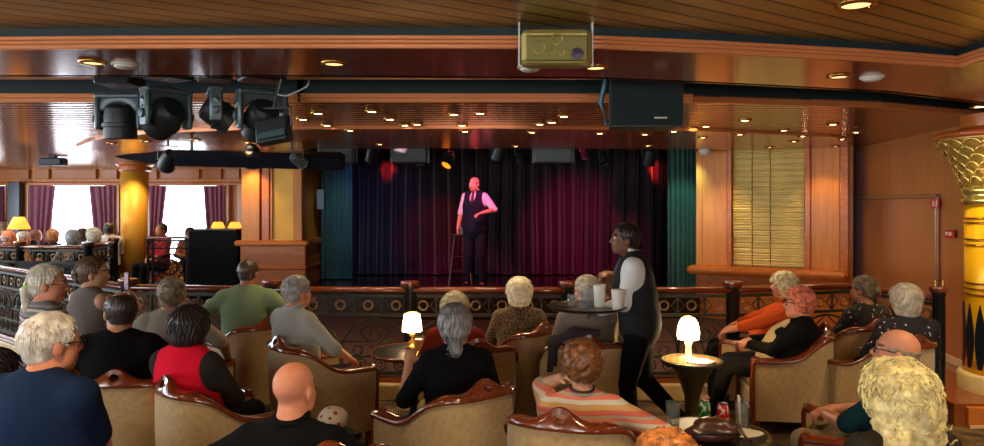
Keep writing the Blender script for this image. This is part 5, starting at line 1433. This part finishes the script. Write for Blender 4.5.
Yt = 5.38; tx, ty, tz = PX(587, Yt), Yt, PZ(309, Yt)
root = empty('serving_tray', (tx, ty, tz)); tag(root, 'round dark tray carried by the waiter', 'tray')
m = MB(); m.lathe([(0, 0), (.26, 0), (.295, .018), (.30, .026), (.288, .024), (.255, .008), (0, .008)], None, seg=44); m.build('tray_plate', mat('tray_dark', (34,30,30), .3, coat=.3), root, auto=50)
M_CUP = mat('paper_cup', (226,222,206), .6)
def cup(px, Y, r, h, lab):
    root = empty('cup', (PX(px, Y), Y, tz+.008)); tag(root, lab, 'cup')
    m = MB(); m.lathe([(0, 0), (r*.78, 0), (r, h), (r*.94, h), (r*.74, .006), (0, .006)], None, seg=22); m.build('wall', M_CUP, root, auto=50); m = MB(); m.ring((0, 0, h), r*.98, .003, None, (0,0,1), 22, 5); m.build('rim', M_CUP, root, smooth=True)
cup(599.5, 5.44, .048, .165, 'tall white cup in the middle of the tray'); cup(618, 5.30, .050, .145, 'white cup at the right of the tray nearest the waiter')
for px, Y, h, lb in ((583, 5.36, .12, 'clear glass at the left of the tray'), (591, 5.52, .13, 'clear glass behind the tall white cup'), (572, 5.46, .09, 'low clear glass at the far left of the tray')):
    o = tumbler(PX(px, Y), Y, tz+.008, .036, h, lb)
# performer
P24 = person(475, 177, 60.8, yaw=160, mode='stand', z0=.50, lean=0, hy=-10, hair=('fringe', (40,26,22)), skin='pink', top=C_('shirt_pink', (214,190,196)), sleeve=1.0, low=C_('suit', (24,26,38)), vest=C_('suit', (24,26,38)), w=1.06, fat=1.0, vox=.0095, seed=25, hs=1.0,
            label='performer in a vest, tie and short sleeved shirt standing on the stage', L=(-.20, .22, 1.22), LP=(-.9, -.3, -.6), Rh_=(.30, .05, .90), RP=(.8, -.6, 0), stride={-1: ((-.11, .03, .52), (-.13, .0, .09)), 1: ((.11, .03, .52), (.13, .0, .09))}, collar=C_('shirt_pink', (214,190,196)))
m = MB(); nb_ = P24['nb']; m.tube([nb_+[0, .085, .02], nb_+[0, .12, -.06], nb_+[0, .155, -.2]], [.014, .024, .026], None, 8); m.build('tie', mat('tie_dark', (60,16,26), .5), P24['root'], smooth=True)
# stool
sx, sy = PX(461, 11.9), 11.9; root = empty('bar_stool', (sx, sy+.05, .50)); tag(root, 'tall dark wooden stool beside the performer on stage', 'stool'); M_STL = mat('stool_dark', (46,14,14), .35)
zs_ = PZ(234, 11.9)-.5
m = MB(); m.lathe([(.0, zs_-.04), (.15, zs_-.04), (.16, zs_-.02), (.155, zs_), (0, zs_)], None, seg=24); m.build('seat', M_STL, root, auto=40)
for a, b in ((-1, -1), (1, -1), (1, 1), (-1, 1)):
    m = MB(); m.tube([(a*.10, b*.10, zs_-.04), (a*.19, b*.19, 0)], .017, None, 8); m.build('leg', M_STL, root)
for z, k in ((.25, .17), (.5, .145)):
    m = MB(); m.tube([(-k, -k, z), (k, -k, z), (k, k, z), (-k, k, z)], .011, None, 6, closed=True); m.build('foot_ring', M_STL, root)
o = tumbler(sx+.02, sy+.02, .50+zs_, .045, .16, 'pale glass standing on the stool beside the performer', mat('milky', (210,190,190), .3), .7)
# ------------------------------------------------------------------ far left audience
far = [(3, 221, 50, -60, 'fair', ('short', (150,120,100)), (120,90,100), 'far person behind the orange lampshade at the left edge', 0),
       (9, 230, 59, -40, 'pink', ('fringe', (170,150,140)), (60,56,64), 'far large bald person at the left edge behind the balustrade', 0),
       (24, 231, 54, -60, 'pink', ('short', (196,186,170)), (150,100,60), 'far white-haired person with glasses right of the bald one', 0),
       (36, 229, 48, -60, 'pink', ('fringe', (150,120,100)), (40,44,60), 'far balding person in dark blue left of the window', 0),
       (53, 229, 53, -10, 'tan', ('dark', (170,110,60)), (28,32,48), 'far person with light brown hair and a dark jacket at the window edge', 0),
       (72, 229, 57, 50, 'fair', ('bob', (130,134,140)), (150,144,140), 'far person with a grey bob in front of the bright window', 0),
       (83, 228, 48, -30, 'tan', ('dark', (90,70,60)), (90,80,80), 'far person half hidden behind the one with pale hair', 0),
       (93, 227, 58, 60, 'fair', ('bob', (176,168,150)), (34,44,60), 'far person with pale hair and a hand at the face', 0),
       (104, 232, 50.5, 60, 'tan', ('dark', (60,54,54)), (52,60,70), 'far dark-haired person left of the one in white', 0),
       (109, 222, 53, 30, 'tan', ('short', (50,40,36)), (190,196,206), 'far person in a white shirt right of the window', 0),
       (121, 232, 47.5, 80, 'tan', ('dark', (110,70,44)), (170,150,140), 'far person close beside the gold column', 0),
       (161, 223, 52, 150, 'tan', ('short', (70,60,60)), (150,40,48), 'far person in a red shirt behind the iron gate', 0),
       (190, 227, 49, -150, 'tan', ('short', (60,50,50)), (170,120,110), 'far person in front of the right window, facing the room', 0)]
for i, (px, ty_, s_, yw, sk, hr_, rgb, lb, _) in enumerate(far):
    person(px, ty_, s_, yaw=yw, z0=.19, skin=sk, hair=hr_, top=C_('far_%d' % i, rgb), sleeve=1.4, low=trsd, vox=.017, seed=40+i, label=lb, lean=.02, hs=1.12)
for px, Y, lb in ((19, 11.9, 'orange shaded lamp on the far table at the left edge'), (218, 13.4, 'orange shaded lamp left on top of the piano line by the far window'), (235, 13.6, 'orange shaded lamp at the right beside the wooden block')):
    root = empty('shade_lamp', (PX(px, Y), Y, .95 if px > 100 else .9)); tag(root, lb, 'lamp')
    m = MB(); m.lathe([(.06, 0), (.06, .015), (.015, .03), (.015, .42)], None, seg=14); m.build('base', M_BRASS, root)
    zt = PZ(222 if px > 100 else 217, Y) - root.location.z
    m = MB(); m.lathe([(.17, zt-.20), (.08, zt)], None, seg=24); m.build('shade', mat('amber_shade', (240,150,60), .6, emit=(255,150,50), es=1.6), root, smooth=True)
    pedestal_table(PX(px, Y), Y, root.location.z, .3, 'small table under the ' + lb.split(' lamp')[0].replace('orange shaded', 'orange') + ' lamp ' + ('at the left edge' if px < 100 else 'near the piano' if px < 230 else 'by the wooden block'))
    for o_ in (COL.objects[-1],): pass
# jacket over the chair left of the waiter
cz = Grid((-.32, -.2, 0), (.32, .2, .5), .009)
jx, jy = PX(575, 5.25), 5.25
for a, b, r1, r2 in (((-.20, -.0, -.05), (-.18, .0, .22), .022, .03), ((-.18, 0, .22), (-.02, .0, .30), .03, .034), ((-.02, 0, .30), (.16, .02, .29), .034, .026), ((-.16, .03, .24), (-.15, .05, .05), .03, .02)):
    cz.union(Cone(a, b, r1, r2), .04)
cz.band(lambda P: .006*noise3(P, 30, 5), .05); V, Q = cz.mesh(); o = npmesh('jacket', V, Q, [C_('jacket', (62,58,58))], None); o.location = (jx+.02, jy+.10, .60); tag(o, 'dark grey jacket draped over the chair back below the tray', 'jacket')
# floral cushion on a small stool table
pedestal_table(PX(333, 4.0), 4.0, .58, .12, 'small low table under the floral cushion beside the bald person')
g2 = Grid((-.2, -.2, -.12), (.2, .2, .2), .009); g2.union(Ell((0, 0, 0), (.085, .10, .065)), 0); g2.band(lambda P: .006*noise3(P, 30, 12), .05); V, Q = g2.mesh(); o = npmesh('cushion', V, Q, [floral], None); o.location = (PX(333, 4.0), 4.0, .655)
tag(o, 'cream floral cushion to the right of the bald person in black', 'cushion')
# ------------------------------------------------------------------ light
def lamp(kind, name, loc, energy, color, size=.1, rot=None, target=None, spot=60, blend=.6, shape=None):
    L_ = bpy.data.lights.new(name, kind); L_.energy = energy; L_.color = color
    if kind == 'SPOT': L_.spot_size = R(spot); L_.spot_blend = blend; L_.shadow_soft_size = size
    if kind == 'POINT': L_.shadow_soft_size = size
    if kind == 'AREA': L_.size = size; 
    if shape: L_.shape = 'RECTANGLE'; L_.size = shape[0]; L_.size_y = shape[1]
    o = bpy.data.objects.new(name, L_); COL.objects.link(o); o.location = loc
    if target: o.rotation_euler = (Vector(target)-Vector(loc)).to_track_quat('-Z', 'Y').to_euler()
    elif rot: o.rotation_euler = rot
    return o
WARM = (1, .72, .42); WW = (1, .66, .32)
for i, (x, y, z) in enumerate(SPOTS):
    if i % 2 == 0: lamp('SPOT', 'downlight_beam', (x, y, z-.03), 26, WARM, .04, rot=(0, 0, 0), spot=110, blend=.8)
# the downlights of the near ceiling and behind the camera
for x, y in ((-3.4, 3.0), (-1.6, 2.2), (.4, 2.4), (2.4, 2.4), (4.2, 3.2), (-5.6, 2.2), (-2.8, -.6), (0, -1.0), (2.8, -.8), (-6.5, 5.0), (-6.0, -.6), (4.4, .6), (3.6, 4.6), (3.0, 3.4)):
    lamp('SPOT', 'downlight_beam', (x, y, ZC-.02), 60, WARM, .06, rot=(0, 0, 0), spot=125, blend=.9)
for x, y in ((-8.2, 11.6), (-6.2, 12.0), (-9.6, 12.6), (-7.6, 13.4)): lamp('SPOT', 'downlight_beam', (x, y, ZC-.03), 60, (1, .8, .6), .06, rot=(0, 0, 0), spot=120, blend=.9)  # fill spots added to lighten the far left audience, without fixtures
for x, y in ((3.2, 9.9), (4.4, 9.4), (2.75, 10.0)): lamp('SPOT', 'wall_washer', (x, y, ZC-.03), 40, WW, .04, target=(x+.15, y+.6, 1.0), spot=70, blend=.7)
lamp('SPOT', 'wall_washer', (-3.95, 11.6, ZC-.05), 40, WW, .04, target=(-4.0, 12.1, 1.2), spot=80, blend=.7)
lamp('SPOT', 'column_beam', (3.9, 5.5, ZC-.02), 110, (1, .78, .35), .05, target=(4.5, 6.3, 1.0), spot=80, blend=.7)
lamp('SPOT', 'column_beam', (-6.6, 13.2, ZC-.03), 60, WW, .05, target=(-7.0, 13.8, 1.2), spot=70, blend=.7)
# daylight from the left windows
for y, w__ in YWN: lamp('AREA', 'window_daylight', (-11.9, y, 1.6), 90, (.78, .88, 1), 2, target=(0, y, 1.2), shape=(2.1, 1.5))
for x in (-9.5, -5.5, -1.5, 2.5): lamp('AREA', 'window_daylight', (x, -5.9, 1.55), 70, (1, .84, .66), 2, target=(x*.6, 5, 1.6), shape=(2.5, 1.4))  # warm fill added behind the camera, at the invented rear windows
# stage
MAG = (1, .05, .28); RED_ = (1, .03, .03)
lamp('SPOT', 'stage_beam', (-.2, 10.7, 2.9), 150, (1, .12, .36), .05, target=(-.33, 11.9, 1.5), spot=44, blend=.5)
lamp('SPOT', 'stage_beam', (-1.6, 10.6, 2.9), 260, (1, .45, .55), .05, target=(-.33, 11.8, 1.9), spot=26, blend=.6)
lamp('SPOT', 'stage_beam', (1.0, 10.8, 3.1), 420, (1, .02, .20), .05, target=(1.7, 13.8, 1.2), spot=46, blend=.9)
lamp('SPOT', 'stage_beam', (-.4, 10.8, 3.1), 220, (1, .02, .05), .05, target=(-1.1, 13.8, 1.2), spot=30, blend=.9)
lamp('SPOT', 'stage_beam', (-2.0, 11.0, 3.1), 60, (.15, .15, 1), .05, target=(-2.2, 13.8, 1.2), spot=60, blend=.9)
lamp('SPOT', 'stage_beam', (PX(388, 13.0), 13.30, 2.65), 40, RED_, .03, target=(PX(388, 13.7), 13.75, 2.52), spot=46, blend=.8)
lamp('SPOT', 'stage_beam', (PX(657, 13.0), 13.30, 2.65), 60, RED_, .03, target=(PX(657, 13.7), 13.75, 2.52), spot=50, blend=.8)
lamp('SPOT', 'stage_beam', (-2.4, 11.4, 3.1), 30, (.6, 1, .85), .05, target=(-2.7, 12.9, 1.3), spot=50, blend=.8)
lamp('SPOT', 'stage_beam', (2.9, 10.45, 2.62), 26, (.6, 1, .85), .05, target=(3.0, 11.2, 1.2), spot=80, blend=.8)
lamp('SPOT', 'stage_beam', (.5, 10.6, 2.9), 60, RED_, .05, target=(-.2, 11.3, .5), spot=60, blend=.7)
lamp('SPOT', 'stage_beam', (-.6, 8.2, 2.5), 28, (1, .1, .08), .05, target=(-.9, 10.3, .3), spot=80, blend=.8)
# camera
cam = bpy.data.cameras.new('camera'); co = bpy.data.objects.new('camera', cam); COL.objects.link(co)
co.location = (0, 0, CH); co.rotation_euler = (R(90), 0, 0); cam.sensor_width = 36; cam.lens = F/984*36; cam.shift_y = -18/984; cam.clip_start = .05; SC.camera = co
w = bpy.data.worlds.new('world'); SC.world = w; w.use_nodes = True; w.node_tree.nodes['Background'].inputs[0].default_value = (.5, .6, .8, 1); w.node_tree.nodes['Background'].inputs[1].default_value = .05
SC.view_settings.view_transform = 'Standard'; SC.view_settings.look = 'None'; SC.view_settings.gamma = 1; SC.view_settings.use_curve_mapping = False
SC.view_settings.exposure = 0.55
SC.cycles.use_denoising = True; SC.cycles.max_bounces = 6; SC.cycles.diffuse_bounces = 3; SC.cycles.glossy_bounces = 4; SC.cycles.transmission_bounces = 4; SC.cycles.sample_clamp_indirect = 4
SC.cycles.caustics_reflective = False; SC.cycles.caustics_refractive = False
